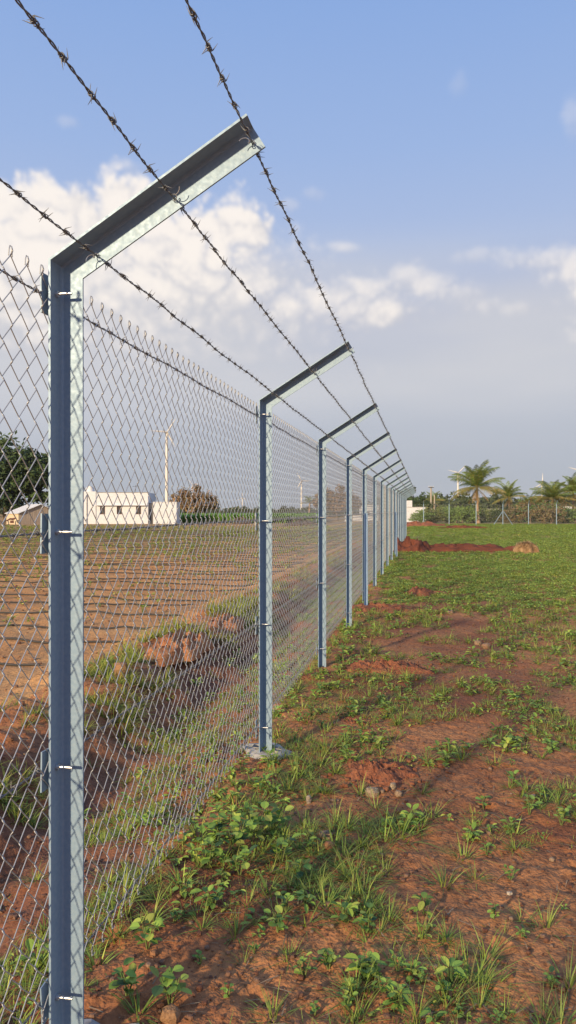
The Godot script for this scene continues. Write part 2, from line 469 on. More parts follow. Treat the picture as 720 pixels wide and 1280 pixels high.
func make_post_meshes() -> void:
	var pr := angle_profile()
	var lo := []; var mid := []; var en := []
	for c in pr:
		lo.append(Vector3(c.x, -0.35, c.y))
		mid.append(Vector3(c.x, BEND - c.x * tan((PI / 2 - ARM) / 2), c.y))
		en.append(arm_point(ARM_LEN, c.x, c.y))
	var a := MB.new(); a.loft(lo, mid); cap(a, lo, true); upright_mesh = a.mesh()
	var b := MB.new(); b.loft(mid, en); cap(b, en, false); arm_mesh = b.mesh()
	var d := MB.new()
	d.tube([Vector3(-0.034, 0, 0), Vector3(0.043, 0, 0), Vector3(0.045, 0, 0)], [0.0042, 0.0042, 0.003], 10)
	bolt_mesh = d.mesh()
	var e := MB.new()
	e.tube([Vector3(0.0006, 0, 0), Vector3(0.0075, 0, 0)], [0.0085], 6)
	nut_mesh = e.mesh()
	var f := MB.new()
	f.box(Vector3.ZERO, Vector3(0.004, 0.105, 0.04))
	plate_mesh = f.mesh()
	var g := MB.new()                                   # a short tie of bright wire twisted round the strand at the arm
	var pts := []
	for k in 15:
		var t := k / 14.0
		pts.append(Vector3(0.006 * cos(t * TAU * 1.6) - 0.02 * t * t, 0.006 * sin(t * TAU * 1.6) - 0.012 * t * t, 0.004 + 0.03 * t))
	g.tube(pts, [0.0012], 5)
	tie_mesh = g.mesh()

func footing(sd: int) -> ArrayMesh:
	var r := RandomNumberGenerator.new(); r.seed = sd
	var mb := MB.new()
	var N := 18
	var rings := []
	for ring in [[0.0, 0.022], [0.11, 0.024], [0.17, 0.017], [0.205, -0.002], [0.22, -0.12]]:
		var L := []
		for k in N:
			var a := TAU * k / N
			var w: float = ring[0] * (1.0 + 0.22 * sin(a * 2.0 + sd) + 0.12 * sin(a * 5.0 + sd * 2.0) + r.randf_range(-0.05, 0.05))
			L.append(Vector3(cos(a) * w * 0.85, ring[1] + r.randf_range(-0.005, 0.005), -sin(a) * w * 0.75))
		rings.append(L)
	for j in 4:
		for k in N: mb.quad(rings[j][k], rings[j + 1][k], rings[j + 1][(k + 1) % N], rings[j][(k + 1) % N])
	return mb.mesh()

func zigzag(odd: bool, sides: int, fine: bool) -> MB:   # one wire of the mesh; x along the fence, z across it
	var lo := 0.165
	var n := 22
	var h := (2.085 - lo) / n
	var w := 0.0371
	var pts := []
	var R := RandomNumberGenerator.new(); R.seed = 4 + int(odd)
	if fine:
		var x0 := w if odd else 0.0
		var sg := 1.0 if odd else -1.0
		pts.append_array([Vector3(x0 - sg * 0.008, lo - 0.022, 0.004), Vector3(x0 - sg * 0.002, lo - 0.030, 0.0), Vector3(x0 + sg * 0.004, lo - 0.012, -0.002)])
	for k in n * 2 + 1:
		var side := (k % 2 == 1) != odd                # at the right bend
		var xb := w + 0.0022 if side else -0.0022
		var up := 1.0 if side else -1.0
		var y := lo + k * h * 0.5
		var zs := 0.0028 if k % 2 == 0 else -0.0028
		if fine:
			if k > 0:
				pts.append(Vector3(xb - up * 0.0065, y - 0.0085, -zs))
				pts.append(Vector3(xb - up * 0.0012, y - 0.0035, -zs))
			pts.append(Vector3(xb, y, 0))
			if k < n * 2:
				pts.append(Vector3(xb - up * 0.0012, y + 0.0035, zs))
				pts.append(Vector3(xb - up * 0.0065, y + 0.0085, zs))
		else:
			pts.append(Vector3(xb, y, 0))
	if fine:
		var x1 := w if odd else 0.0
		var sg := 1.0 if odd else -1.0
		pts.append_array([Vector3(x1 + sg * 0.003, 2.085 + 0.008, 0.002), Vector3(x1 + sg * 0.001, 2.085 + 0.017, 0.0), Vector3(x1 - sg * 0.003, 2.085 + 0.019, -0.002), Vector3(x1 - sg * 0.0055, 2.085 + 0.010, -0.003), Vector3(x1 - sg * 0.0075, 2.085 - 0.006, -0.003)])
	else:
		pts.append(Vector3((w if odd else 0.0), 2.108, 0))
	var mb := MB.new()
	mb.tube(pts, [0.00145], sides, Color.WHITE, fine)
	return mb

func strand(sd: int, fine: bool, with_barbs: bool, length := BAY) -> MB:   # a bay of barbed wire along -z
	var mb := MB.new()
	var f := FastNoiseLite.new(); f.seed = sd; f.frequency = 1.6
	var fade := func(t: float): return Vector3(f.get_noise_2d(t, 0.0), f.get_noise_2d(t, 9.0), 0) * 0.007 * smoothstep(0.0, 0.25, t) * smoothstep(length, length - 0.25, t)
	if fine:
		var steps := int(length / 0.011)
		for s in 2:
			var pts := []
			for k in steps + 1:
				var t := length * k / steps
				var a := TAU * t / 0.075 + PI * s
				pts.append(Vector3(cos(a) * 0.0019, sin(a) * 0.0019, -t) + fade.call(t))
			mb.tube(pts, [0.0016], 5)
	else:
		var pts := []
		for k in 14: pts.append(Vector3(0, 0, -length * k / 13.0) + fade.call(length * k / 13.0))
		mb.tube(pts, [0.0028], 4, Color.WHITE, false)
	if with_barbs:
		var b := barb(fine)
		var r := RandomNumberGenerator.new(); r.seed = sd
		for k in int(length / 0.112):
			var t := 0.06 + k * 0.112
			mb.join(b, Transform3D(Basis(Vector3.BACK, r.randf() * TAU), Vector3(0, 0, -t) + fade.call(t)))
	return mb

func strand_at(sd: int, t: float, length := BAY) -> Vector3:
	var f := FastNoiseLite.new(); f.seed = sd; f.frequency = 1.6
	return Vector3(f.get_noise_2d(t, 0.0), f.get_noise_2d(t, 9.0), 0) * 0.007 * smoothstep(0.0, 0.25, t) * smoothstep(length, length - 0.25, t) + Vector3(0, 0, -t)

func barb(fine: bool) -> MB:
	var mb := MB.new()
	for s in [-1.0, 1.0]:
		if fine:
			var pts := [Vector3(0.019, 0.004 * s, 0.006 * s), Vector3(0.004, 0.0048 * s, 0.003 * s)]
			for k in 11:
				var a: float = PI / 2 * s + TAU * 1.5 * k / 10.0 * s
				pts.append(Vector3(cos(a) * 0.0048, sin(a) * 0.0048, (0.003 + 0.006 * k / 10.0) * s))
			pts.append(Vector3(-0.004, -0.0048 * s, 0.010 * s)); pts.append(Vector3(-0.019, -0.006 * s, 0.004 * s))
			var rad := []
			for k in pts.size(): rad.append(0.0003 if k == 0 or k == pts.size() - 1 else 0.00125)
			mb.tube(pts, rad, 5, Color.WHITE, false)
		else:
			mb.tube([Vector3(0.017, 0.006 * s, 0), Vector3(0, 0, 0.003 * s), Vector3(-0.017, 0.006 * s, 0)], [0.0005, 0.004, 0.0005], 3, Color.WHITE, false)
	if not fine: mb.tube([Vector3(0, 0.015, 0.004), Vector3(0, -0.015, -0.004)], [0.001], 3, Color.WHITE, false)
	return mb

func make_post(parent: Node, z: float, n: int, ground: float) -> Node3D:
	var u := inst("post", upright_mesh, M.zinc, parent, Vector3(0, 0, z))
	inst("arm", arm_mesh, M.zinc, u)
	var r := RandomNumberGenerator.new(); r.seed = 100 + n
	if n < 14:
		for y in ROWS:
			var b := Vector3(0, y + r.randf_range(-0.006, 0.006), 0.030)
			inst("bolt", bolt_mesh, M.bolt, u, b)
			inst("nut", nut_mesh, M.bolt, u, b)
			if n < 6: inst("clamp_plate", plate_mesh, M.zinc, u, b + Vector3(-0.0225, -0.004, 0.020), Basis(Vector3.RIGHT, r.randf_range(-0.06, 0.1)))
		if n < 5:
			for s in HOLES: inst("tie_wire", tie_mesh, M.bolt, u, arm_point(s, 0.036), Basis(Vector3.BACK, r.randf() * TAU))
	if n < 2 or n == 90: inst("footing", footing(n * 7 + 3), M.concrete, u, Vector3(0.05 + r.randf_range(-0.03, 0.03), ground, r.randf_range(-0.05, 0.0)), Basis(Vector3.UP, r.randf() * 0.8))
	return u

func build_fence() -> void:
	var o := pq(P1, FQ)
	var fence := base("chain_link_fence", o, -ANG)
	tag(fence, "long galvanised chain link fence with slanted barbed wire arms running away beside the weedy soil", "fence")
	make_post_meshes()
	var nposts := 16
	for n in nposts:
		make_post(fence, -n * BAY, n, hpq(P1 + n * BAY, FQ))
	make_post(fence, BAY, 90, 0.0)
	# leaning braces of angle iron in the line of the fence
	for n in [4, 9]:
		var mb := MB.new()
		var A := Vector3(0.10, -0.2, -n * BAY + 1.0)
		var B := Vector3(0.03, 1.42, -n * BAY + 0.075)
		var dir := (B - A).normalized()
		var zx := Vector3.RIGHT
		var zz := zx.cross(dir).normalized()
		var lo := []; var hi := []
		for c in angle_profile(0.05, 0.005, 0.005):
			lo.append(A + zx * c.x + zz * c.y); hi.append(B + zx * c.x + zz * c.y)
		mb.loft(lo, hi); cap(mb, lo, true); cap(mb, hi, false)
		inst("brace", mb.mesh(), M.zinc, fence)
	# the mesh: every wire of the three nearest bays is a piece of its own
	var even := zigzag(false, 6, true)
	var odd := zigzag(true, 6, true)
	var we := even.mesh()
	var wo := odd.mesh()
	var along := Basis(Vector3.UP, PI / 2)              # x of the wire runs along -z
	var bulge := FastNoiseLite.new(); bulge.seed = 8; bulge.frequency = 0.9
	var count := 70
	for bay in [-1, 0, 1]:
		var pan := Node3D.new(); pan.name = "mesh_panel"; fence.add_child(pan, true)
		for k in count:
			var z: float = -bay * BAY - k * 0.0371 - 0.001
			var bx := 0.008 * bulge.get_noise_1d(z)
			var sag := 0.004 * bulge.get_noise_2d(z * 0.8, 40.0)
			inst("wire", we if k % 2 == 0 else wo, M.wire, pan, Vector3(-0.0145 + minf(bx, 0.002), sag, z), along)
	var mid := MB.new()
	var ea := zigzag(false, 4, true)
	var oa := zigzag(true, 4, true)
	for k in count: mid.join(ea if k % 2 == 0 else oa, Transform3D(along, Vector3(-0.0145, 0, -k * 0.0371)))
	var midm := mid.mesh()
	var far := MB.new()
	var eb := zigzag(false, 3, false)
	var ob := zigzag(true, 3, false)
	for k in count: far.join(eb if k % 2 == 0 else ob, Transform3D(along, Vector3(-0.0145, 0, -k * 0.0371)))
	var farm := far.mesh()
	for bay in range(2, nposts - 1):
		stuff(inst("mesh_panel", midm if bay < 6 else farm, M.wire, fence, Vector3(0, 0, -bay * BAY)))
	# barbed wire
	var spots := []
	for y in ROWS: spots.append(Vector3(-0.029, y, 0))
	for s in HOLES: spots.append(arm_point(s, 0.036))
	var fm := []; var fb := []; var cm := []
	for k in 3:
		fm.append(strand(40 + k, true, false).mesh()); fb.append(strand(40 + k, true, true).mesh()); cm.append(strand(40 + k, false, true).mesh())
	var one := barb(true).mesh()
	var r := RandomNumberGenerator.new(); r.seed = 31
	for j in spots.size():
		for bay in range(-1, nposts - 1):
			var v := (j + bay + 3) % 3
			var loose: bool = bay <= 0 and j >= 3
			var m: Mesh = fm[v] if loose else (fb[v] if bay < 3 else cm[v])
			var w := inst("barbed_wire", m, M.barbed, fence, spots[j] + Vector3(0, 0, -bay * BAY))
			if loose:
				for k in int(BAY / 0.112):
					var t := 0.06 + k * 0.112 + r.randf_range(-0.008, 0.008)
					if bay == -1 and t < 0.9: continue      # behind the camera
					inst("barb", one, M.barbed, w, strand_at(40 + v, t), Basis(Vector3.BACK, r.randf() * TAU))

func build_far_fence() -> void:
	var pe := P1 + 30 * BAY
	var o := pq(pe, FQ)
	var f := base("boundary_fence", o, -ANG + PI / 2)    # its own right hand side looks back at the camera
	# local: -z runs to the right of the plot, x towards the camera
	f.rotation.y = -ANG - PI / 2
	tag(f, "distant galvanised fence with barbed wire crossing the far end of the green plot", "fence")
	var r := RandomNumberGenerator.new(); r.seed = 3
	for n in 12:
		var z := -0.95 - n * BAY + r.randf_range(-0.1, 0.1)
		var u := inst("post", upright_mesh, M.zinc, f, Vector3(0, 0, z))
		inst("arm", arm_mesh, M.zinc, u)
		if n == 3:
			for s in [-1.0, 1.0]:
				var mb := MB.new()
				mb.tube([Vector3(0.03, -0.1, z + s * 1.0), Vector3(0.03, 1.35, z + s * 0.06)], [0.03], 5)
				inst("brace", mb.mesh(), M.zinc, f)
	var far := MB.new()
	var eb := zigzag(false, 3, false)
	var ob := zigzag(true, 3, false)
	var along := Basis(Vector3.UP, PI / 2)
	for k in 70: far.join(eb if k % 2 == 0 else ob, Transform3D(along, Vector3(-0.0145, 0, -k * 0.0371)))
	var farm := far.mesh()
	var cm := strand(61, false, true).mesh()
	for n in 12:
		stuff(inst("mesh_panel", farm, M.wire, f, Vector3(0, 0, -0.95 - (n - 1) * BAY)))
		for y in ROWS: inst("barbed_wire", cm, M.barbed, f, Vector3(-0.02, y, -0.95 - (n - 1) * BAY))
		for s in HOLES: inst("barbed_wire", cm, M.barbed, f, arm_point(s, 0.036, -0.95 - (n - 1) * BAY))

# ------------------------------------------------------------------ plants
func blade(mb: MB, root: Vector3, dir: Vector3, len: float, w: float, bend: float, col: Color, segs := 3) -> void:
	var side := dir.cross(Vector3.UP)
	side = (side if side.length() > 0.01 else Vector3.RIGHT).normalized()
	var p := root
	var d := dir.normalized()
	var prev := [p - side * w * 0.5, p + side * w * 0.5]
	for k in segs:
		d = (d + Vector3(dir.x, -0.55, dir.z) * bend / segs).normalized()
		p += d * len / segs
		var ww := w * (1.0 - float(k + 1) / segs) * (1.15 if k == 0 else 1.0)
		var nx := [p - side * ww * 0.5, p + side * ww * 0.5]
		var cc := col * (0.8 + 0.25 * k / segs); cc.a = 1
		if k == segs - 1: mb.tri(prev[0], prev[1], p, cc)
		else: mb.quad(prev[0], prev[1], nx[1], nx[0], cc)
		prev = nx

func tuft(sd: int, n: int, hgt: float, spread: float, w: float, cols: Array) -> MB:
	var r := RandomNumberGenerator.new(); r.seed = sd
	var mb := MB.new()
	for k in n:
		var a := r.randf() * TAU
		var lean := 0.15 + 1.5 * pow(r.randf(), 1.3)
		var d := Vector3(cos(a) * lean, 1.0, sin(a) * lean)
		var c: Color = cols[r.randi() % cols.size()]
		blade(mb, Vector3(cos(a), 0, sin(a)) * r.randf() * spread - Vector3(0, 0.01, 0), d, hgt * r.randf_range(0.55, 1.2), w * r.randf_range(0.7, 1.3), r.randf_range(0.6, 2.0), c * r.randf_range(0.8, 1.15), 4 if hgt > 0.1 else 3)
	return mb

func leaf_mesh(len: float, w: float, fold: float, col: Color) -> MB:   # an oval leaf along +z, folded on its midrib
	var mb := MB.new()
	var prof := [[0.0, 0.10], [0.22, 0.78], [0.48, 1.0], [0.78, 0.80], [1.0, 0.0]]
	for s in [-1.0, 1.0]:
		for k in 4:
			var a: Array = prof[k]
			var b: Array = prof[k + 1]
			var c0 := Vector3(0, -0.10 * len * a[0] * a[0], len * a[0])
			var c1 := Vector3(0, -0.10 * len * b[0] * b[0], len * b[0])
			var e0 := c0 + Vector3(s * w * 0.5 * a[1], fold * w * a[1], 0)
			var e1 := c1 + Vector3(s * w * 0.5 * b[1], fold * w * b[1], 0)
			var cc := col * (1.0 if s > 0 else 0.93); cc.a = 1
			if k == 3: mb.tri(c0, e0, c1, cc)
			elif s > 0: mb.quad(c0, c1, e1, e0, cc)
			else: mb.quad(c0, e0, e1, c1, cc)
	return mb

func rosette(sd: int, n: int, size: float, cols: Array) -> MB:   # small broad leaved weed in one mesh
	var r := RandomNumberGenerator.new(); r.seed = sd
	var mb := MB.new()
	for k in n:
		var a := TAU * k / n * 1.9 + r.randf_range(-0.4, 0.4)
		var up := size * r.randf_range(0.15, 0.9)
		var root := Vector3(cos(a), 0, sin(a)) * size * r.randf_range(0.1, 0.35)
		var l := leaf_mesh(size * r.randf_range(0.45, 0.8), size * r.randf_range(0.28, 0.46), r.randf_range(0.1, 0.3), cols[r.randi() % cols.size()] * r.randf_range(0.8, 1.2))
		mb.join(l, Transform3D(Basis(Vector3.UP, -a + PI / 2) * Basis(Vector3.RIGHT, r.randf_range(-0.7, 0.35)), root + Vector3(0, up, 0)))
		mb.tube([Vector3(0, 0, 0), root + Vector3(0, up, 0)], [size * 0.022], 3, Color(0.09, 0.15, 0.04), false)
	return mb

var tuft_m := []
var ros_m := []
var tiny_m := []
var clump_m := []
var mat_m := []
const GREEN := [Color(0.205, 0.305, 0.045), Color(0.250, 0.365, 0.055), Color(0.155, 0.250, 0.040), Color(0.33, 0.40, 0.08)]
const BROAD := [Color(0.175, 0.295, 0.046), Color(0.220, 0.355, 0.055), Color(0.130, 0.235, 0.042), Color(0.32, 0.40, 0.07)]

func make_weeds() -> void:
	for k in 5: tuft_m.append(tuft(200 + k, 22 + k * 4, 0.13, 0.025, 0.0052, GREEN + [Color(0.20, 0.19, 0.06)]).mesh(true))
	for k in 2: tuft_m.append(tuft(210 + k, 46, 0.135, 0.035, 0.0042, GREEN + [Color(0.20, 0.19, 0.06)]).mesh(true))
	for k in 3: mat_m.append(tuft(220 + k, 44, 0.055, 0.07, 0.0030, GREEN + [Color(0.32, 0.27, 0.10)]).mesh(true))
	for k in 4: ros_m.append(rosette(230 + k, 9 + k * 2, 0.060, BROAD).mesh(true))
	for k in 3: tiny_m.append(rosette(250 + k, 5 + k, 0.032, BROAD).mesh(true))
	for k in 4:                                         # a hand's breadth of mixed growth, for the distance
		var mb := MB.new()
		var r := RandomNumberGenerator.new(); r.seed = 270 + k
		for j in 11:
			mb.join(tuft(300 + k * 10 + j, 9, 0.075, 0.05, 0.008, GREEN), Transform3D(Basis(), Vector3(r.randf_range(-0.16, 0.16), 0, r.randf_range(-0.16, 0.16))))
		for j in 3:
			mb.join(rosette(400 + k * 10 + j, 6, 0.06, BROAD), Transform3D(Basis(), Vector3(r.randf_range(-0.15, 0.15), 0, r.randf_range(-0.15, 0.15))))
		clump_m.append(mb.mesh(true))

func scatter(called: String, mesh: Mesh, tr: Array, cols: Array, label: String, category: String, m: Material) -> void:
	if tr.is_empty(): return
	var mm := MultiMesh.new()
	mm.transform_format = MultiMesh.TRANSFORM_3D
	mm.use_colors = true
	mm.mesh = mesh
	mm.instance_count = tr.size()
	for k in tr.size():
		mm.set_instance_transform(k, tr[k]); mm.set_instance_color(k, cols[k])
	var o := MultiMeshInstance3D.new()
	o.multimesh = mm; o.material_override = m
	o.name = numbered(called); add_child(o)
	tag(o, label, category); stuff(o)

func build_weeds() -> void:
	var r := RandomNumberGenerator.new(); r.seed = 515
	var T := {}
	var C := {}
	for kind in ["tuft", "ros", "tiny", "clump", "mat"]:
		T[kind] = [[], [], [], [], [], [], []]; C[kind] = [[], [], [], [], [], [], []]
	var singles := []
	var rows := []
	# depth bands with their spacing: weeds stand denser near by, as larger clumps farther off
	var band := [[1.7, 4.0, 0.062], [4.0, 7.0, 0.072], [7.0, 12.0, 0.10], [12.0, 22.0, 0.16], [22.0, 42.0, 0.26], [42.0, 95.0, 0.42]]
	for b in band:
		var d: float = b[0]
		while d < b[1]:
			var x: float = -d * 0.42 - 0.3
			while x < d * 0.46 + 0.6:
				var jx: float = x + r.randf_range(-0.5, 0.5) * b[2] * 1.5
				var jz: float = -d + r.randf_range(-0.5, 0.5) * b[2] * 1.5
				x += b[2]
				var g := Vector3(jx, 0, jz)
				var q := g.dot(RD)
				var p := g.dot(FD)
				if q < -2.95 or p > 84.0: continue
				var cv := cover(jx, jz)
				if q < -1.02:
					cv = 0.62 + 0.3 * smoothstep(3.0, 6.0, p) * smoothstep(-1.9, -1.2, q)    # in the ditch
					if q < -2.1: cv = 0.05 if p > 6.9 and p < 8.1 and q > -2.75 else 0.58 if nb.get_noise_2d(p * 5.0, 11.0) > -0.22 else 0.12  # tall grass along the bank
					if q < -1.5 and q > -2.15: cv *= 0.8
				if d > 34.0: cv = 0.66
				var nz := 0.5 + 0.95 * nb.get_noise_2d(jx * 9.0, jz * 9.0) + 0.5 * na.get_noise_2d(jx * 5.0 + 60.0, jz * 5.0)
				if nz > cv + 0.04: 
					if r.randf() > 0.025: continue
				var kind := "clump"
				var s := 1.0
				var e := r.randf()
				if d < 12.0:
					kind = "tuft" if e < 0.24 else ("mat" if e < 0.56 else ("ros" if e < 0.74 else "tiny"))
					if d < 5.5 and na.get_noise_2d(jx * 8.0 + 900.0, jz * 8.0) > 0.05: kind = "tuft" if e < 0.8 else "tiny"
					s = r.randf_range(0.55, 1.15)
					if q < -2.1: kind = "tuft"; s = r.randf_range(0.8, 1.7)
					if d > 7.0: s *= 1.25
				else:
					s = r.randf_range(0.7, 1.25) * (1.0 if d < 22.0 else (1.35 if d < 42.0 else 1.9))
					if q < -2.1: kind = "tuft"; s = r.randf_range(1.3, 2.4)
				g.y = hpq(p, q)
				var bs := Basis(Vector3.UP, r.randf() * TAU) * Basis(Vector3.RIGHT, r.randf_range(-0.15, 0.15))
				bs = bs.scaled(Vector3(s, s * r.randf_range(0.8, 1.15) * (0.72 if d > 12.0 else 1.0), s))
				var k: int = r.randi() % ({"tuft": 5, "ros": 4, "tiny": 3, "clump": 4, "mat": 3}[kind])
				var dry := r.randf()
				var c := Color(1, 1, 1) * r.randf_range(0.8, 1.2)
				if q < -2.1: c = c * Color(1.15, 1.0, 0.95)
				c = c.lerp(Color(1.7, 1.25, 0.9), 0.35 * dry * dry)
				c.a = 1
				var vis := absf(360.0 + FPX * jx / -jz - 360.0) < 350.0 and q > -0.9
				if kind == "tuft" and vis and d < 6.5 and s > 0.7: singles.append([d - s * 2.0, k, Transform3D(bs, g)])
				else:
					T[kind][k].append(Transform3D(bs, g)); C[kind][k].append(c)
			d += b[2]
	for e in [[526, 1176, 46], [586, 1236, 74], [608, 1200, 52], [502, 1044, 62], [480, 1052, 52], [444, 1102, 52], [555, 1106, 46], [684, 1162, 46], [653, 1153, 36], [711, 1240, 52], [520, 1274, 54], [595, 1098, 30], [644, 1062, 32], [471, 1136, 42], [489, 1203, 42], [444, 1243, 62], [680, 1274, 44], [631, 1274, 44], [295, 1166, 46], [304, 1200, 28], [349, 1148, 42], [362, 1196, 38], [384, 1112, 42], [340, 1272, 52], [420, 1030, 40], [540, 1020, 36], [430, 1075, 44], [560, 1262, 50], [600, 1262, 44], [570, 1208, 40], [470, 1010, 34], [395, 962, 46], [372, 975, 40], [360, 990, 44], [410, 940, 42]]:
		var g := gp(e[0], e[1])
		var s: float = e[2] / FPX * -g.z / 0.13
		singles.append([-10.0, 5 + r.randi() % 2, Transform3D(Basis(Vector3.UP, r.randf() * TAU).scaled(Vector3.ONE * s), g)])
	singles.sort_custom(func(a, b): return a[0] < b[0])
	for j in singles.size():
		var a: Array = singles[j]
		if j < 290:
			var o := inst("grass_tuft", tuft_m[a[1]], M.leaf)
			o.transform = a[2]
			var big: bool = a[1] > 4
			tag(o, "large spreading tuft of long green grass blades rooted in the red soil" if big else "small tuft of short green grass rooted in the red soil of the plot", "grass tuft", "large grass tufts on the red soil" if big else "small grass tufts on the red soil")
		else:
			T["tuft"][a[1]].append(a[2]); C["tuft"][a[1]].append(Color.WHITE)
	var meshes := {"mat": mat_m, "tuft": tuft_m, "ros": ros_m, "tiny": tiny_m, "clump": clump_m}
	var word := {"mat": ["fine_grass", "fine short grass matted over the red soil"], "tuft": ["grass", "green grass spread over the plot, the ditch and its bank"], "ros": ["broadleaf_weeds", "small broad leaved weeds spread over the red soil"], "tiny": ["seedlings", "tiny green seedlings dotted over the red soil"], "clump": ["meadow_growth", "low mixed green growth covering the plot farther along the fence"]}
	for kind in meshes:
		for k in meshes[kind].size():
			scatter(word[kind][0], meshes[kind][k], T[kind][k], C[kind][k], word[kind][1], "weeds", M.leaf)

func build_broad_plants() -> void:                      # the leafy plants one can pick out in the foreground: stem and leaves are parts
	var lm := []
	var i := 0
	for c in BROAD + [Color(0.22, 0.26, 0.05), Color(0.045, 0.10, 0.035)]:
		lm.append(leaf_mesh(1.0, 0.74 + 0.1 * (i % 2), 0.12, c).mesh(true)); i += 1
	var list := [[184, 1186, 46], [218, 1152, 24], [249, 1205, 22], [158, 1252, 52], [212, 1258, 56], [284, 1246, 22], [267, 1136, 36], [231, 1122, 32], [262, 1082, 58], [292, 1070, 64], [316, 1060, 70], [340, 1048, 62], [300, 1096, 44], [347, 1166, 38], [358, 1140, 30], [380, 1216, 36], [411, 1206, 34], [375, 1096, 36], [318, 1188, 20], [393, 1262, 18],
		[638, 1098, 26], [458, 1222, 46], [555, 1254, 26], [618, 1156, 22], [609, 1066, 24], [458, 1166, 38], [413, 1204, 30], [702, 1034, 30], [662, 1020, 30], [573, 1272, 22], [653, 1178, 18], [436, 1258, 30], [480, 1246, 34], [352, 1080, 46], [388, 1064, 30], [270, 1052, 40], [605, 1008, 26], [640, 985, 30], [676, 1000, 24], [498, 1216, 28], [690, 1240, 26], [525, 1232, 22]]
	var r := RandomNumberGenerator.new(); r.seed = 88
	for e in list:
		var g := gp(e[0], e[1])
		var size: float = e[2] / FPX * -g.z
		var pl := base("broadleaf_plant", g, r.randf() * TAU)
		var hgt := size * 0.75
		var sm := MB.new()
		var n := clampi(int(e[2] * 0.36) + 4, 7, 28)
		var spots := []
		var stems := 1 + int(n > 9) + int(n > 13)
		for s in stems:
			var a := TAU * s / stems + r.randf()
			var top := Vector3(cos(a) * size * 0.22 * float(stems > 1), hgt * r.randf_range(0.75, 1.0), sin(a) * size * 0.22 * float(stems > 1))
			sm.tube([Vector3(0, -0.01, 0), top * 0.5 + Vector3(0.004, 0, 0), top], [0.0032, 0.0026, 0.0016], 5, Color(0.13, 0.17, 0.05))
			var per := n / stems
			for k in per:
				var t := 0.25 + 0.75 * (k + 0.5) / per
				spots.append([top * t, 2.4 * k + r.randf_range(-0.4, 0.4), t])
		inst("stem", sm.mesh(true), M.leaf, pl)
		for s in spots:
			var L: float = clampf(size * r.randf_range(0.20, 0.34), 0.016, 0.045)
			var bs := Basis(Vector3.UP, s[1]) * Basis(Vector3.RIGHT, r.randf_range(-0.75, 0.30)) * Basis(Vector3.BACK, r.randf_range(-0.3, 0.3))
			inst("leaf", lm[r.randi() % lm.size() if r.randf() < 0.5 else r.randi() % 3], M.leaf, pl, s[0] + Basis(Vector3.UP, s[1]) * Vector3(0, 0, size * 0.08), bs.scaled(Vector3.ONE * L))
		tag(pl, "leafy broad leaved weed standing in the bare red soil by the fence foot" if e[0] < 420 else "small broad leaved weed among grass tufts on the open red soil", "plant", "broad leaved weeds by the fence foot" if e[0] < 420 else "broad leaved weeds on the open soil")

# ------------------------------------------------------------------ stones, earth
func rock(sd: int, size: Vector3, col: Color) -> ArrayMesh:
	var f := FastNoiseLite.new(); f.seed = sd; f.frequency = 0.9
	var mb := MB.new()
	var N := 10
	var R := 7
	var pts := []
	for j in R + 1:
		for k in N:
			var th := PI * j / R
			var ph := TAU * k / N
			var d := Vector3(sin(th) * cos(ph), cos(th), sin(th) * sin(ph))
			var q := d * (1.0 + 0.45 * f.get_noise_3dv(d * 1.6))
			q.x = clampf(q.x, -0.85, 0.85); q.y = clampf(q.y, -0.8, 0.78)
			pts.append(q * size * 0.5)
	for j in R:
		for k in N:
			mb.quad(pts[j * N + k], pts[j * N + (k + 1) % N], pts[(j + 1) * N + (k + 1) % N], pts[(j + 1) * N + k], col * (0.9 + 0.15 * f.get_noise_2d(j * 9.0, k * 9.0)))
	return mb.mesh(true)

func mound_mesh(sd: int, rx: float, rz: float, h: float, rough: float, col: Color, col2: Color, lumps := 2.2, power := 1.0) -> ArrayMesh:
	var f := FastNoiseLite.new(); f.seed = sd; f.frequency = 1.0; f.fractal_octaves = 4
	var N := 56
	var R := 22
	var mb := MB.new()
	var g := []
	for j in R + 1:
		for k in N:
			var a := TAU * k / N
			var t := float(j) / R
			var w := 1.0 + 0.35 * f.get_noise_2d(cos(a) * 1.3 + 7.0, sin(a) * 1.3)
			var x := cos(a) * rx * t * w
			var z := sin(a) * rz * t * w
			var s := pow(1.0 - t * t, power)
			var y := h * s * (0.75 + lumps * 0.3 * f.get_noise_2d(x * lumps / rx, z * lumps / rz * 0.7 + 20.0)) + rough * f.get_noise_2d(x * 9.0 / rx, z * 9.0 / rz) * minf(1.0, s * 3.0)
			if t > 0.9: y -= 0.05 * (t - 0.9) / 0.1 + 0.01
			g.append(Vector3(x, y, z))
	for j in R + 1:
		for k in N:
			var a: Vector3 = g[mini(j + 1, R) * N + k] - g[maxi(j - 1, 0) * N + k]
			var b: Vector3 = g[j * N + (k + 1) % N] - g[j * N + (k + N - 1) % N]
			var nn := b.cross(a).normalized()
			if nn.y < 0: nn = -nn
			var p: Vector3 = g[j * N + k]
			mb.vert(p, nn, col.lerp(col2, clampf(0.5 + 1.3 * f.get_noise_2d(p.x * 4.0 / rx + 50.0, p.z * 4.0 / rz), 0, 1)))
	for j in R:
		for k in N:
			var a := j * N + k
			var b := j * N + (k + 1) % N
			mb.i.append_array(PackedInt32Array([a, a + N, b, b, a + N, b + N]))
	return mb.mesh(true)

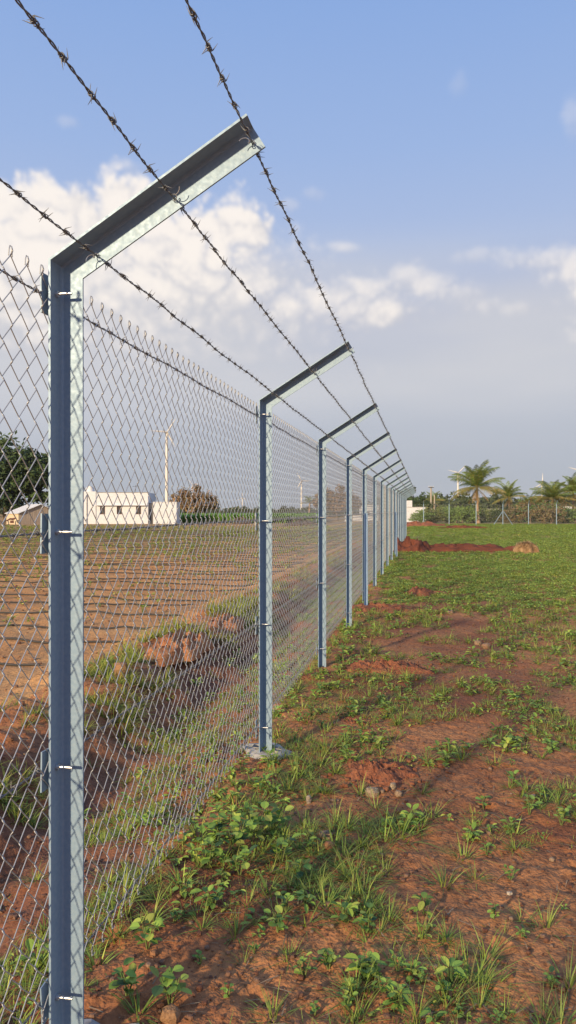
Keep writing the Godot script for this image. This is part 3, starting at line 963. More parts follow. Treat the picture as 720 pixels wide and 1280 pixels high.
func build_stones_and_earth() -> void:
	var cream := Color(0.48, 0.38, 0.26)
	var orange := Color(0.40, 0.20, 0.10)
	var tan_ := Color(0.42, 0.30, 0.20)
	var list := [[465, 993, 19, 13, cream, "large cream stone in front of the double lumped red earth mound"], [491, 986, 11, 9, cream, "small upright cream stone beside the large cream stone"], [498, 994, 11, 9, tan_, "small tan stone beside the upright cream stone"], [478, 992, 6, 5, tan_, "pebble sized tan stone between the two cream stones"],
		[412, 1066, 14, 11, orange, "orange brown clod lying at the edge of a grass patch"], [408, 1050, 20, 11, tan_, "flat tan stone above the orange brown clod"], [386, 1002, 9, 12, Color(0.45, 0.38, 0.30), "pale stone at the edge of the grass near the second post"],
		[213, 1278, 28, 22, Color(0.46, 0.26, 0.13), "big orange rock between two leafy weeds at the first post"], [192, 1196, 11, 9, orange, "small round orange stone at the foot of a leafy weed"],
		[597, 805, 10, 7, tan_, "tan stone of a pair lying in the weeds, the farther one"], [608, 809, 13, 8, Color(0.45, 0.28, 0.18), "tan stone of a pair lying in the weeds, the nearer one"], [563, 767, 10, 6, tan_, "tan stone lying between green patches near the fence bend"],
		[637, 1120, 8, 6, Color(0.6, 0.52, 0.42), "white pebble on the open bare soil"], [667, 1000, 9, 5, Color(0.5, 0.4, 0.34), "pale pebble beside a weed patch on open soil"], [690, 1074, 8, 6, tan_, "tan pebble on the open bare soil"]]
	var i := 0
	for e in list:
		var g := gp(e[0], e[1])
		var s: float = -g.z / FPX
		var o := inst("stone", rock(600 + i, Vector3(e[2] * s, e[3] * s * 1.2, e[2] * s * 0.8), e[4]), M.stone, null, g + Vector3(0, e[3] * s * 0.3, 0), Basis(Vector3.UP, i * 1.3))
		tag(o, e[5], "stone")
		i += 1
	# rocks on the bank
	for e in [[-2.50, 6.1, 0.13, 0.2, "upright tan rock on the grassy bank of the ditch"], [-2.9, 6.6, 0.10, 0.1, "small tan rock on the ploughed edge behind the bank"]]:
		var g := pq(e[1], e[0])
		var o := inst("rock", rock(640 + i, Vector3(e[2], e[3], e[2] * 0.8), Color(0.45, 0.25, 0.13)), M.stone, null, on(g, e[3] * 0.32), Basis(Vector3.UP, 0.6))
		tag(o, e[4], "rock"); i += 1
	var red := Color(0.30, 0.105, 0.05)
	var red2 := Color(0.42, 0.17, 0.085)
	var dark := Color(0.17, 0.055, 0.032)
	var dark2 := Color(0.27, 0.085, 0.045)
	for e in [[472, 966, 0.25, 0.20, 0.075, 0.02, red, red2, "double lumped red earth mound with stones in front"], [482, 838, 0.42, 0.22, 0.09, 0.03, red, red2, "low red earth mound between grass patches by the third post"],
			[478, 762, 0.75, 0.55, 0.10, 0.04, red, red2, "wide flat red earth patch beside the leaning brace"], [524, 742, 0.32, 0.45, 0.13, 0.04, red, red2, "small steep red earth hump past the leaning brace"], [440, 902, 0.12, 0.10, 0.03, 0.012, red, red2, "tiny red earth bump in the grass by the second post"]]:
		var g := gp(e[0], e[1])
		g.y -= 0.012
		tag(inst("earth_mound", mound_mesh(700 + i, e[2], e[3], e[4], e[5], e[6], e[7]), M.earth, null, g, Basis(Vector3.UP, -ANG)), e[8], "earth mound"); i += 1
	# the two lobes on the nearest mound
	# red heap on the bank behind the first bay
	for e in [[7.45, -2.42, 0.62, 0.28, 0.15, "crumbly orange earth heap on the bank behind the mesh"], [9.3, -2.45, 0.5, 0.25, 0.10, "lower reddish earth heap farther along the ditch bank"]]:
		tag(inst("earth_heap", mound_mesh(720 + i, e[3], e[2], e[4], 0.025, Color(0.50, 0.20, 0.085), Color(0.60, 0.30, 0.14), 3.0), M.earth, null, on(pq(e[0], e[1]), -0.03), Basis(Vector3.UP, -ANG)), e[5], "earth heap"); i += 1
	# excavated earth ridge across the plot, with the straw heap at its end
	var gl := gp(500, 690)
	var gr := gp(645, 690)
	var L := (gr - gl).length()
	tag(inst("earth_ridge", mound_mesh(750, L * 0.58, 0.8, 0.27, 0.05, dark, dark2, 3.0, 0.45), M.earth, null, (gl + gr) * 0.5 + Vector3(0, -0.02, -0.5), Basis(Vector3.UP, -0.02)), "long dark red ridge of dug earth lying across the green plot", "earth ridge")
	tag(inst("earth_heap", mound_mesh(751, 0.95, 0.9, 0.50, 0.09, dark, dark2, 2.5, 0.7), M.earth, null, gp(516, 690) + Vector3(0, -0.02, -0.5)), "dark red heap of dug earth against the fence, where the ridge begins", "earth heap")
	tag(inst("earth_heap", mound_mesh(752, 2.6, 2.2, 0.42, 0.1, Color(0.34, 0.12, 0.06), Color(0.42, 0.17, 0.085), 3.0), M.earth, null, on(at(527, 655, 72.0)), Basis(Vector3.UP, 0.3)), "distant red heap of earth before the white building", "earth heap")
	tag(inst("earth_heap", mound_mesh(753, 2.3, 0.7, 0.22, 0.1, dark, red, 3.0), M.earth, null, on(at(578, 655, 62.0))), "distant thin streak of red earth in the green plot", "earth heap")
	var gs := gp(662, 692) + Vector3(0, 0, -0.45)
	var sh := base("straw_heap", gs)
	sh.scale = Vector3(0.85, 0.82, 0.85)
	inst("mass", mound_mesh(754, 0.54, 0.45, 0.62, 0.06, Color(0.34, 0.21, 0.11), Color(0.50, 0.35, 0.20), 0.45, 0.5), M.earth, sh)
	var r := RandomNumberGenerator.new(); r.seed = 41
	var mb := MB.new()
	for k in 900:
		var a := r.randf() * TAU
		var t := sqrt(r.randf()) * 0.95
		var p := Vector3(cos(a) * 0.50 * t, 0.46 * sqrt(1.0 - t * t), sin(a) * 0.43 * t)
		blade(mb, p, Vector3(r.randf_range(-1, 1), r.randf_range(0.1, 0.8), r.randf_range(-1, 1)), r.randf_range(0.12, 0.26), 0.02, 1.0, Color(0.52, 0.36, 0.20) * r.randf_range(0.7, 1.2), 2)
	inst("straw", mb.mesh(true), M.straw, sh).set_meta("kind", "stuff")
	tag(sh, "rounded tan heap of dry straw at the end of the earth ridge", "straw heap")
	# withered tuft
	var dg := inst("dry_grass_tuft", tuft(44, 60, 0.12, 0.05, 0.005, [Color(0.34, 0.17, 0.08), Color(0.42, 0.25, 0.13)]).mesh(true), M.straw, null, gp(433, 876))
	tag(dg, "withered brown grass tuft among the green near the second post", "grass tuft")
	# crumbs of soil and small stones
	var cm := [rock(801, Vector3(1, 0.8, 0.9), Color(1, 1, 1)), rock(802, Vector3(1, 0.6, 0.8), Color(1, 1, 1)), rock(803, Vector3(0.8, 0.7, 1.0), Color(1, 1, 1))]
	var T := [[], [], []]
	var C := [[], [], []]
	r.seed = 99
	for k in 26000:
		var p := 1.6 + 13.0 * pow(r.randf(), 1.6)
		var q := r.randf_range(-2.9, 0.9 + p * 0.35)
		var s := 0.005 + 0.020 * pow(r.randf(), 4.0)
		var w := r.randi() % 3
		T[w].append(Transform3D(Basis(Vector3.UP, r.randf() * TAU).scaled(Vector3.ONE * s), on(pq(p, q), s * 0.25)))
		C[w].append(Color(0.22, 0.09, 0.05).lerp(Color(0.46, 0.32, 0.22), r.randf() * r.randf()))
	var lt := MB.new()
	blade(lt, Vector3.ZERO, Vector3(1, 0.12, 0.1), 1.0, 0.05, 0.5, Color(1, 1, 1), 3)
	var LT := []
	var LC := []
	for k in 2600:
		var p := 1.7 + 9.0 * pow(r.randf(), 1.5)
		var q := r.randf_range(-2.6, 0.9 + p * 0.35)
		LT.append(Transform3D(Basis(Vector3.UP, r.randf() * TAU).scaled(Vector3.ONE * r.randf_range(0.03, 0.12)), on(pq(p, q), 0.006)))
		LC.append(Color(0.48, 0.34, 0.20) * r.randf_range(0.5, 1.1))
	scatter("dry_litter", lt.mesh(true), LT, LC, "dead grass stems and straw bits strewn over the red soil", "litter", M.straw)
	for k in 3500:
		var p := 4.0 + 22.0 * pow(r.randf(), 1.4)
		var q := r.randf_range(-12.0, -2.4)
		var s := 0.012 + 0.05 * pow(r.randf(), 3.0)
		var w := r.randi() % 3
		T[w].append(Transform3D(Basis(Vector3.UP, r.randf() * TAU).scaled(Vector3.ONE * s), on(pq(p, q), s * 0.2)))
		C[w].append(Color(0.28, 0.13, 0.065).lerp(Color(0.42, 0.25, 0.15), r.randf()))
	for e in [[472, 966, 0.34, 260], [482, 838, 0.55, 260], [478, 762, 0.95, 420], [524, 742, 0.6, 260], [520, 689, 1.3, 400], [575, 690, 2.6, 900]]:
		var g := gp(e[0], e[1])
		for k in e[3]:
			var a := r.randf() * TAU
			var t: float = e[2] * sqrt(r.randf()) * 1.25
			var s := 0.008 + 0.028 * pow(r.randf(), 4.0)
			var w := r.randi() % 3
			T[w].append(Transform3D(Basis(Vector3.UP, r.randf() * TAU).scaled(Vector3.ONE * s), on(g + Vector3(cos(a) * t, 0, sin(a) * t * 0.7), s * 0.25)))
			C[w].append(Color(0.30, 0.10, 0.05).lerp(Color(0.46, 0.20, 0.10), r.randf()))
	for w in 3: scatter("soil_crumbs", cm[w], T[w], C[w], "loose crumbs of red soil and gravel on the ground", "gravel", M.stone)

func build_field_crop() -> void:
	var r := RandomNumberGenerator.new(); r.seed = 61
	var T := [[], [], []]
	var C := [[], [], []]
	for k in 15000:
		var p := 5.0 + 70.0 * pow(r.randf(), 1.25)
		p = round(p / 0.74) * 0.74 + r.randf_range(-0.12, 0.12)
		var q := -3.3 - r.randf() * (4.0 + p * 0.62)
		if (0.42 + 0.8 * na.get_noise_2d(p * 2.0, q * 2.0)) * smoothstep(3.0, 30.0, p) < r.randf(): continue
		var w := r.randi() % 3
		var s := r.randf_range(1.4, 3.0) * (1.0 + p / 60.0)
		T[w].append(Transform3D(Basis(Vector3.UP, r.randf() * TAU).scaled(Vector3(s, s * 1.2, s)), on(pq(p, q))))
		C[w].append(Color(1.35, 1.1, 1.0) * r.randf_range(0.8, 1.2))
	for w in 3: scatter("crop_seedlings", tiny_m[w], T[w], C[w], "sparse green crop seedlings in the rows of the ploughed field", "crop", M.leaf)
	# black drip hoses laid across the field
	for k in 50:
		var p0 := 4.6 + 1.12 * k + r.randf_range(-0.2, 0.2)
		var tilt := r.randf_range(-0.035, 0.05)
		var kink := r.randf_range(0.0, 90.0)
		var pts := []
		var q := -3.15 - r.randf_range(0.0, 0.5)
		var far_end := -9.0 - p0 * 0.62
		while q > far_end:
			var p := p0 + tilt * (q + 3.0) + 0.30 * na.get_noise_2d(q * 1.6 + kink, kink * 7.0)
			pts.append(on(pq(p, q), 0.012 + 0.015 * absf(nb.get_noise_2d(q * 5.0, kink))))
			q -= 0.25 if p0 < 20.0 else 0.6
		var mb2 := MB.new()
		mb2.tube(pts, [0.0125], 5)
		tag(inst("irrigation_hose", mb2.mesh(), M.hose), "thin black irrigation hose lying across the bare ploughed field", "hose", "irrigation hoses on the ploughed field")
	# the tall green crop behind the field
	var mb := MB.new()
	for k in 9:
		var d := Vector3(cos(k * 2.4) * 0.5, 1.0, sin(k * 2.4) * 0.5)
		blade(mb, Vector3(0, 0.05 * k, 0), d, 1.25, 0.2, 1.2, Color(0.20, 0.38, 0.055), 4)
	var m := mb.mesh(true)
	T = []; C = []
	for k in 5200:
		var d := r.randf_range(104.0, 150.0)
		var px := r.randf_range(222.0, 400.0)
		var g := at(px, 640, d)
		g.y = height(g.x, g.z)
		var s := r.randf_range(0.85, 1.3)
		T.append(Transform3D(Basis(Vector3.UP, r.randf() * TAU).scaled(Vector3.ONE * s), g))
		C.append(Color(1, 1, 1) * r.randf_range(0.8, 1.25))
	scatter("tall_crop", m, T, C, "bright green strip of tall crop behind the ploughed field", "crop", M.leaf)

# ------------------------------------------------------------------ trees
func crown(sd: int, blobs: Array, leaves: int, leaf: float, cols: Array) -> ArrayMesh:
	var r := RandomNumberGenerator.new(); r.seed = sd
	var mb := MB.new()
	var clumps := []
	for b in blobs:                                      # clumps near the surface of each lobe
		for k in int(b[4]):
			var d := Vector3(r.randfn(), r.randfn(), r.randfn()).normalized() * pow(r.randf(), 0.35)
			clumps.append([Vector3(b[0], b[1], b[2]) + d * b[3] * Vector3(1, 0.8, 1), b[3] * r.randf_range(0.16, 0.34), r.randf_range(0.75, 1.2)])
	for k in leaves:
		var c: Array = clumps[r.randi() % clumps.size()]
		var p: Vector3 = c[0] + Vector3(r.randfn(), r.randfn() * 0.7, r.randfn()) * c[1] * 0.6
		var u := Vector3(r.randfn(), r.randfn(), r.randfn()).normalized()
		var w := u.cross(Vector3(r.randfn(), r.randfn(), r.randfn())).normalized()
		var s := leaf * r.randf_range(0.6, 1.35)
		var col: Color = cols[r.randi() % cols.size()] * r.randf_range(0.8, 1.2) * c[2]
		mb.quad(p - u * s, p - w * s * 0.45, p + u * s, p + w * s * 0.45, col)
	return mb.mesh(true)

func trunk(sd: int, h: float, rad: float, limbs: int, reach: float) -> ArrayMesh:
	var r := RandomNumberGenerator.new(); r.seed = sd
	var mb := MB.new()
	var top := Vector3(r.randf_range(-0.1, 0.1) * h, h, 0)
	mb.tube([Vector3(0, -0.3, 0), Vector3(0.03 * h, h * 0.4, 0), top], [rad * 1.3, rad, rad * 0.6], 8)
	for k in limbs:
		var a := TAU * k / limbs + r.randf()
		var b := top.lerp(Vector3(0.03 * h, h * 0.4, 0), r.randf() * 0.6)
		var e := b + Vector3(cos(a) * reach, reach * r.randf_range(0.4, 1.0), sin(a) * reach)
		mb.tube([b, b.lerp(e, 0.5) + Vector3(0, reach * 0.12, 0), e], [rad * 0.5, rad * 0.3, rad * 0.1], 5)
	return mb.mesh()

func frond(sd: int, L: float, rise: float, n: int, leaf: float, cols: Array) -> ArrayMesh:    # leaves the stem along +z
	var r := RandomNumberGenerator.new(); r.seed = sd
	var mb := MB.new()
	var p := Vector3.ZERO
	var ang := rise
	var pts := [p]
	var dirs := []
	for k in n:
		var d := Vector3(0, sin(ang), cos(ang))
		dirs.append(d)
		p += d * L / n
		pts.append(p)
		ang -= (0.70 + rise * 0.45) / n * (0.35 + 1.3 * k / n)
	var rad := []
	for k in n + 1: rad.append(0.035 * (1.0 - 0.85 * k / n))
	mb.tube(pts, rad, 4, Color(0.22, 0.20, 0.06), false)
	for k in range(2, n):
		for s in [-1.0, 1.0]:
			for h in 2:
				var a: Vector3 = pts[k].lerp(pts[k + 1], h * 0.5)
				var t := float(k) / n
				var len := leaf * (0.45 + 1.1 * sin(PI * clampf(t * 0.95 + 0.1, 0, 1))) * r.randf_range(0.85, 1.1)
				var out: Vector3 = (Vector3(s, 0, 0) + dirs[k] * 0.65 + Vector3(0, r.randf_range(-0.55, -0.1), 0)).normalized()
				var tip: Vector3 = a + out * len + Vector3(0, -0.4 * len * (0.4 + t), 0)
				var midp := a + out * len * 0.5
				var w: Vector3 = dirs[k] * 0.024
				var col: Color = cols[r.randi() % cols.size()] * r.randf_range(0.8, 1.2)
				mb.quad(a - w, a + w, midp + w * 1.1, midp - w * 1.1, col)
				mb.tri(midp - w * 1.1, midp + w * 1.1, tip, col)
	return mb.mesh(true)

var palm_fronds := []
func palm(called: String, at_: Vector3, h: float, L: float, n: int, sd: int, label: String, group := "") -> Node3D:
	var r := RandomNumberGenerator.new(); r.seed = sd
	var o := base(called, at_, r.randf() * TAU)
	var mb := MB.new()
	var pts := []; var rad := []
	for k in 15:
		var t := k / 14.0
		pts.append(Vector3(0.06 * sin(t * 2.5) * h * 0.3, -0.3 + (h + 0.3) * t, 0))
		rad.append((0.19 - 0.06 * t + 0.14 * exp(-t * 9.0)) * (1.0 if k % 2 else 0.94))
	mb.tube(pts, rad, 10)
	inst("trunk", mb.mesh(), M.palm_bark, o)
	var top: Vector3 = pts[14]
	for k in n:
		var u := float(k) / n
		var a := 2.39996 * k + r.randf_range(-0.2, 0.2)
		var which := clampi(int(u * 4.0), 0, 3)
		var s := L / 3.4 * r.randf_range(0.85, 1.1)
		inst("frond", palm_fronds[which], M.crown, o, top, (Basis(Vector3.UP, a) * Basis(Vector3.RIGHT, r.randf_range(-0.2, 0.2))).scaled(Vector3.ONE * s))
	for k in 3 + sd % 3:                                 # withered fronds hanging round the trunk
		inst("dead_frond", palm_fronds[4], M.crown, o, top - Vector3(0, 0.1, 0), (Basis(Vector3.UP, r.randf() * TAU) * Basis(Vector3.RIGHT, r.randf_range(-0.15, 0.25))).scaled(Vector3.ONE * L / 3.4 * r.randf_range(0.6, 0.9)))
	o.rotate_object_local(Vector3.RIGHT, r.randf_range(-0.07, 0.07))
	tag(o, label, "palm tree", group)
	return o

func build_trees() -> void:
	var dk := [Color(0.040, 0.075, 0.022), Color(0.058, 0.10, 0.028), Color(0.028, 0.052, 0.018)]
	var t := base("broad_tree", on(at(6, 640, 112.0)))
	inst("trunk", trunk(1, 3.4, 0.32, 7, 3.0), M.bark, t)
	inst("crown", crown(2, [[-4.0, 6.0, 0, 3.4, 40], [0, 7.6, 0, 4.2, 60], [3.8, 6.8, 0.5, 3.4, 45], [5.2, 4.6, 0, 2.6, 30], [-1.0, 4.0, 1.5, 3.6, 40], [-6.5, 4.5, 0, 3.0, 30], [2.5, 3.6, 1.0, 3.0, 30]], 17000, 0.33, dk), M.crown, t)
	t.scale = Vector3.ONE * 1.1
	tag(t, "large dark green tree rising behind the tin roofed shed", "tree")
	var br := [Color(0.24, 0.145, 0.075), Color(0.18, 0.115, 0.06), Color(0.29, 0.175, 0.09), Color(0.15, 0.12, 0.055)]
	for e in [[242, 118.0, 1.0, "wide rounded brownish tree beside the low white block"], [421, 128.0, 1.05, "rounded brownish tree seen through the mesh behind the fourth post"]]:
		var b := base("round_tree", on(at(e[0], 640, e[1])))
		inst("trunk", trunk(5, 1.5, 0.2, 8, 1.8), M.bark, b)
		inst("crown", crown(6, [[-1.7, 2.5, 0, 1.5, 30], [0, 2.75, 0, 1.75, 40], [1.7, 2.5, 0, 1.55, 30], [2.6, 2.2, 0.2, 1.0, 14], [-2.6, 2.3, 0, 1.0, 14], [0.4, 2.0, 1.0, 1.6, 24]], 8000, 0.16, br), M.crown, b)
		b.scale = Vector3(1.05, 1.3, 1.05) * e[2]
		tag(b, e[3], "tree")
	# palms
	var pc := [Color(0.085, 0.145, 0.030), Color(0.12, 0.19, 0.038), Color(0.18, 0.21, 0.045)]
	for k in 4: palm_fronds.append(frond(20 + k, 3.4, [1.42, 1.05, 0.6, 0.12][k], 22, 0.50, pc if k < 3 else [Color(0.17, 0.18, 0.045), Color(0.26, 0.20, 0.06)]))
	palm_fronds.append(frond(27, 3.0, -0.75, 16, 0.34, [Color(0.26, 0.17, 0.08), Color(0.20, 0.13, 0.06)]))
	palm("coconut_palm", on(at(598, 640, 88.0)), 4.15, 3.4, 36, 5, "tall coconut palm with feathery fronds behind the far fence")
	for e in [[638, 102.0, 3.2, 2.6, 26, "smaller palm next to the tall coconut palm"], [662, 112.0, 1.9, 2.6, 24, "low palm in the grove, between two larger palms"], [690, 100.0, 3.0, 3.4, 34, "broad bushy palm in the grove behind the far fence"], [716, 104.0, 3.9, 3.2, 28, "palm at the thick end of the grove"], [742, 100.0, 3.4, 3.4, 20, "palm beyond the thick end of the grove"], [543, 150.0, 3.4, 2.4, 16, "distant slim palm behind the double concrete pole"], [386, 160.0, 3.2, 2.2, 14, "distant palm on the skyline seen through the mesh"]]:
		palm("palm_tree", on(at(e[0], 640, e[1])), e[2], e[3], e[4], int(e[0]), e[5])
	# shrubs
	var gs := [[Color(0.09, 0.15, 0.036), Color(0.13, 0.21, 0.045)], [Color(0.15, 0.17, 0.05), Color(0.10, 0.135, 0.04)], [Color(0.17, 0.115, 0.055), Color(0.12, 0.105, 0.04)]]
	var protos := []
	for k in 3:
		var s := base("shrub", Vector3.ZERO)
		inst("stem", trunk(30 + k, 0.5, 0.06, 5, 0.6), M.bark, s)
		inst("crown", crown(33 + k, [[-0.6, 0.8, 0, 0.75, 14], [0.1, 1.1, 0, 0.85, 18], [0.8, 0.75, 0.1, 0.7, 14], [0, 0.5, 0.5, 0.8, 12]], 1100, 0.085, gs[k]), M.crown, s)
		protos.append(s)
	var r := RandomNumberGenerator.new(); r.seed = 17
	var used := [false, false, false]
	var lab := ["rounded mid green shrub growing behind the far fence", "olive green shrub growing behind the far fence", "brownish dry shrub growing behind the far fence"]
	for k in 54:
		var px := 520.0 + 235.0 * (k + r.randf()) / 54.0
		var d := r.randf_range(86.0, 118.0)
		var w := 2 if px > 625.0 and r.randf() < 0.5 else r.randi() % 2
		var s := r.randf_range(0.65, 1.35) * (1.3 if px > 640.0 else 1.0)
		var g := on(at(px, 640, d))
		var o: Node3D
		if not used[w]:
			o = protos[w]; used[w] = true
			o.position = g; o.rotation.y = r.randf() * TAU; o.scale = Vector3(s * 1.3, s, s * 1.3)
		else:
			o = copy(protos[w], g, r.randf() * TAU, Vector3(s * 1.3, s, s * 1.3))
		tag(o, lab[w], "shrub", ["mid green shrubs behind the far fence", "olive shrubs behind the far fence", "brown shrubs behind the far fence"][w])
	for w in 3:
		if not used[w]: protos[w].queue_free()
	var tr := base("dark_tree", on(at(521, 640, 112.0)))
	inst("trunk", trunk(44, 1.6, 0.2, 5, 1.2), M.bark, tr)
	inst("crown", crown(45, [[-0.9, 2.6, 0, 1.3, 26], [0.6, 2.9, 0, 1.3, 26], [0, 1.8, 0.4, 1.4, 24], [1.3, 2.1, 0, 1.0, 16]], 2600, 0.14, dk), M.crown, tr)
	tag(tr, "dark green tree behind the white building at the fence end", "tree")
	# heap of cut brush at the field edge
	for e in [[303, 98.0, 1.3, "dark heap of cut brush at the edge of the ploughed field"], [378, 84.0, 2.0, "purplish heap of brush seen through the mesh past the second post"]]:
		var bh := base("brush_heap", on(at(e[0], 640, e[1])))
		inst("mass", mound_mesh(60 + int(e[0]), e[2], e[2] * 0.6, 0.55, 0.2, Color(0.10, 0.07, 0.05), Color(0.16, 0.11, 0.085), 3.0), M.earth, bh)
		inst("twigs", crown(46 + int(e[0]), [[-e[2] * 0.4, 0.4, 0, 0.45, 10], [e[2] * 0.4, 0.4, 0, 0.45, 10], [0, 0.55, 0, 0.45, 10]], 700, 0.07, [Color(0.12, 0.085, 0.065), Color(0.18, 0.13, 0.10)]), M.crown, bh).set_meta("kind", "stuff")
		tag(bh, e[3], "brush heap")
	# the far woods on the skyline
	var cm := []
	for k in 3: cm.append(crown(90 + k, [[-1.6, 2.0, 0, 1.7, 16], [0.6, 2.6, 0, 2.0, 20], [2.0, 1.8, 0, 1.5, 14], [0, 1.0, 0.6, 1.9, 14]], 900, 0.30, [Color(0.045, 0.065, 0.028), Color(0.065, 0.085, 0.032)]))
	var T := [[], [], []]
	var C := [[], [], []]
	for k in 520:
		var d := r.randf_range(190.0, 520.0)
		var px := r.randf_range(-160.0, 900.0)
		var w := r.randi() % 3
		var s := r.randf_range(0.55, 1.0) * (0.55 if px < 480.0 else 1.2) * (1.0 + d / 900.0)
		T[w].append(Transform3D(Basis(Vector3.UP, r.randf() * TAU).scaled(Vector3(s * 1.2, s * r.randf_range(0.8, 1.3), s * 1.2)), on(at(px, 640, d))))
		C[w].append(Color(1, 1, 1) * r.randf_range(0.8, 1.2))
	for w in 3: scatter("far_wood", cm[w], T[w], C[w], "far dark line of trees along the horizon", "wood", M.crown)

# ------------------------------------------------------------------ buildings and poles
func wall_with(openings: Array, w: float, h: float, t: float) -> MB:   # a wall in x, y with real holes [x, y, w, h], thickness towards -z
	var mb := MB.new()
	var xs := [0.0, w]
	for o in openings: xs.append(o[0]); xs.append(o[0] + o[2])
	xs.sort()
	for k in xs.size() - 1:
		var a: float = xs[k]
		var b: float = xs[k + 1]
		if b - a < 0.001: continue
		var cuts := []
		for o in openings:
			if o[0] < b - 0.001 and o[0] + o[2] > a + 0.001: cuts.append([o[1], o[1] + o[3]])
		cuts.sort_custom(func(u, v): return u[0] < v[0])
		var y := -0.4
		for c in cuts:
			mb.box(Vector3((a + b) / 2, (y + c[0]) / 2, -t / 2), Vector3(b - a, c[0] - y, t)); y = c[1]
		mb.box(Vector3((a + b) / 2, (y + h) / 2, -t / 2), Vector3(b - a, h - y, t))
	return mb

func window(parent: Node, o: Array, recess := 0.12) -> void:
	var mb := MB.new()
	var f := 0.07
	var c := Vector3(o[0] + o[2] / 2, o[1] + o[3] / 2, -recess)
	for s in [-1.0, 1.0]:
		mb.box(c + Vector3(s * (o[2] - f) / 2, 0, 0), Vector3(f, o[3] - 0.004, 0.06))
		mb.box(c + Vector3(0, s * (o[3] - f) / 2, 0), Vector3(o[2] - 2 * f - 0.002, f, 0.055))
	mb.box(c, Vector3(0.045, o[3] - 2 * f, 0.045))
	var wn := inst("window", mb.mesh(), M.window_frame, parent)
	var pn := MB.new(); pn.box(c + Vector3(0, 0, -0.035), Vector3(o[2] - f, o[3] - f, 0.012))
	inst("pane", pn.mesh(), M.glass, wn)

func block_house(called: String, at_: Vector3, turn: float, w: float, h: float, d: float, wins: Array, wallm: Material, label: String, sunshade := 0.0) -> Node3D:
	var o := base(called, at_, turn)                     # front wall along x from 0 to w, facing +z
	inst("front_wall", wall_with(wins, w, h, 0.2).mesh(), wallm, o)
	var mb := MB.new()
	mb.box(Vector3(0.1, (h - 0.4) / 2, -0.2 - (d - 0.2) / 2), Vector3(0.2, h + 0.4, d - 0.202)); mb.box(Vector3(w - 0.1, (h - 0.4) / 2, -0.2 - (d - 0.2) / 2), Vector3(0.2, h + 0.4, d - 0.202))
	mb.box(Vector3(w / 2, (h - 0.4) / 2, -d + 0.1), Vector3(w - 0.404, h + 0.4, 0.2))
	inst("wall", mb.mesh(), wallm, o)
	var rf := MB.new(); rf.box(Vector3(w / 2, h - 0.32, -d / 2), Vector3(w - 0.41, 0.14, d - 0.45))
	inst("roof", rf.mesh(), M.grey_wall, o)
	for q in wins: window(o, q)
	var cp := MB.new(); cp.box(Vector3(w / 2, h + 0.03, -0.1), Vector3(w + 0.08, 0.06, 0.3))
	inst("coping", cp.mesh(), M.grey_wall, o)
	if sunshade > 0.0:
		var sm := MB.new(); sm.box(Vector3(w / 2, sunshade, 0.2), Vector3(w - 0.1, 0.07, 0.396))
		inst("sunshade", sm.mesh(), wallm, o)
	tag(o, label, "house")
	return o

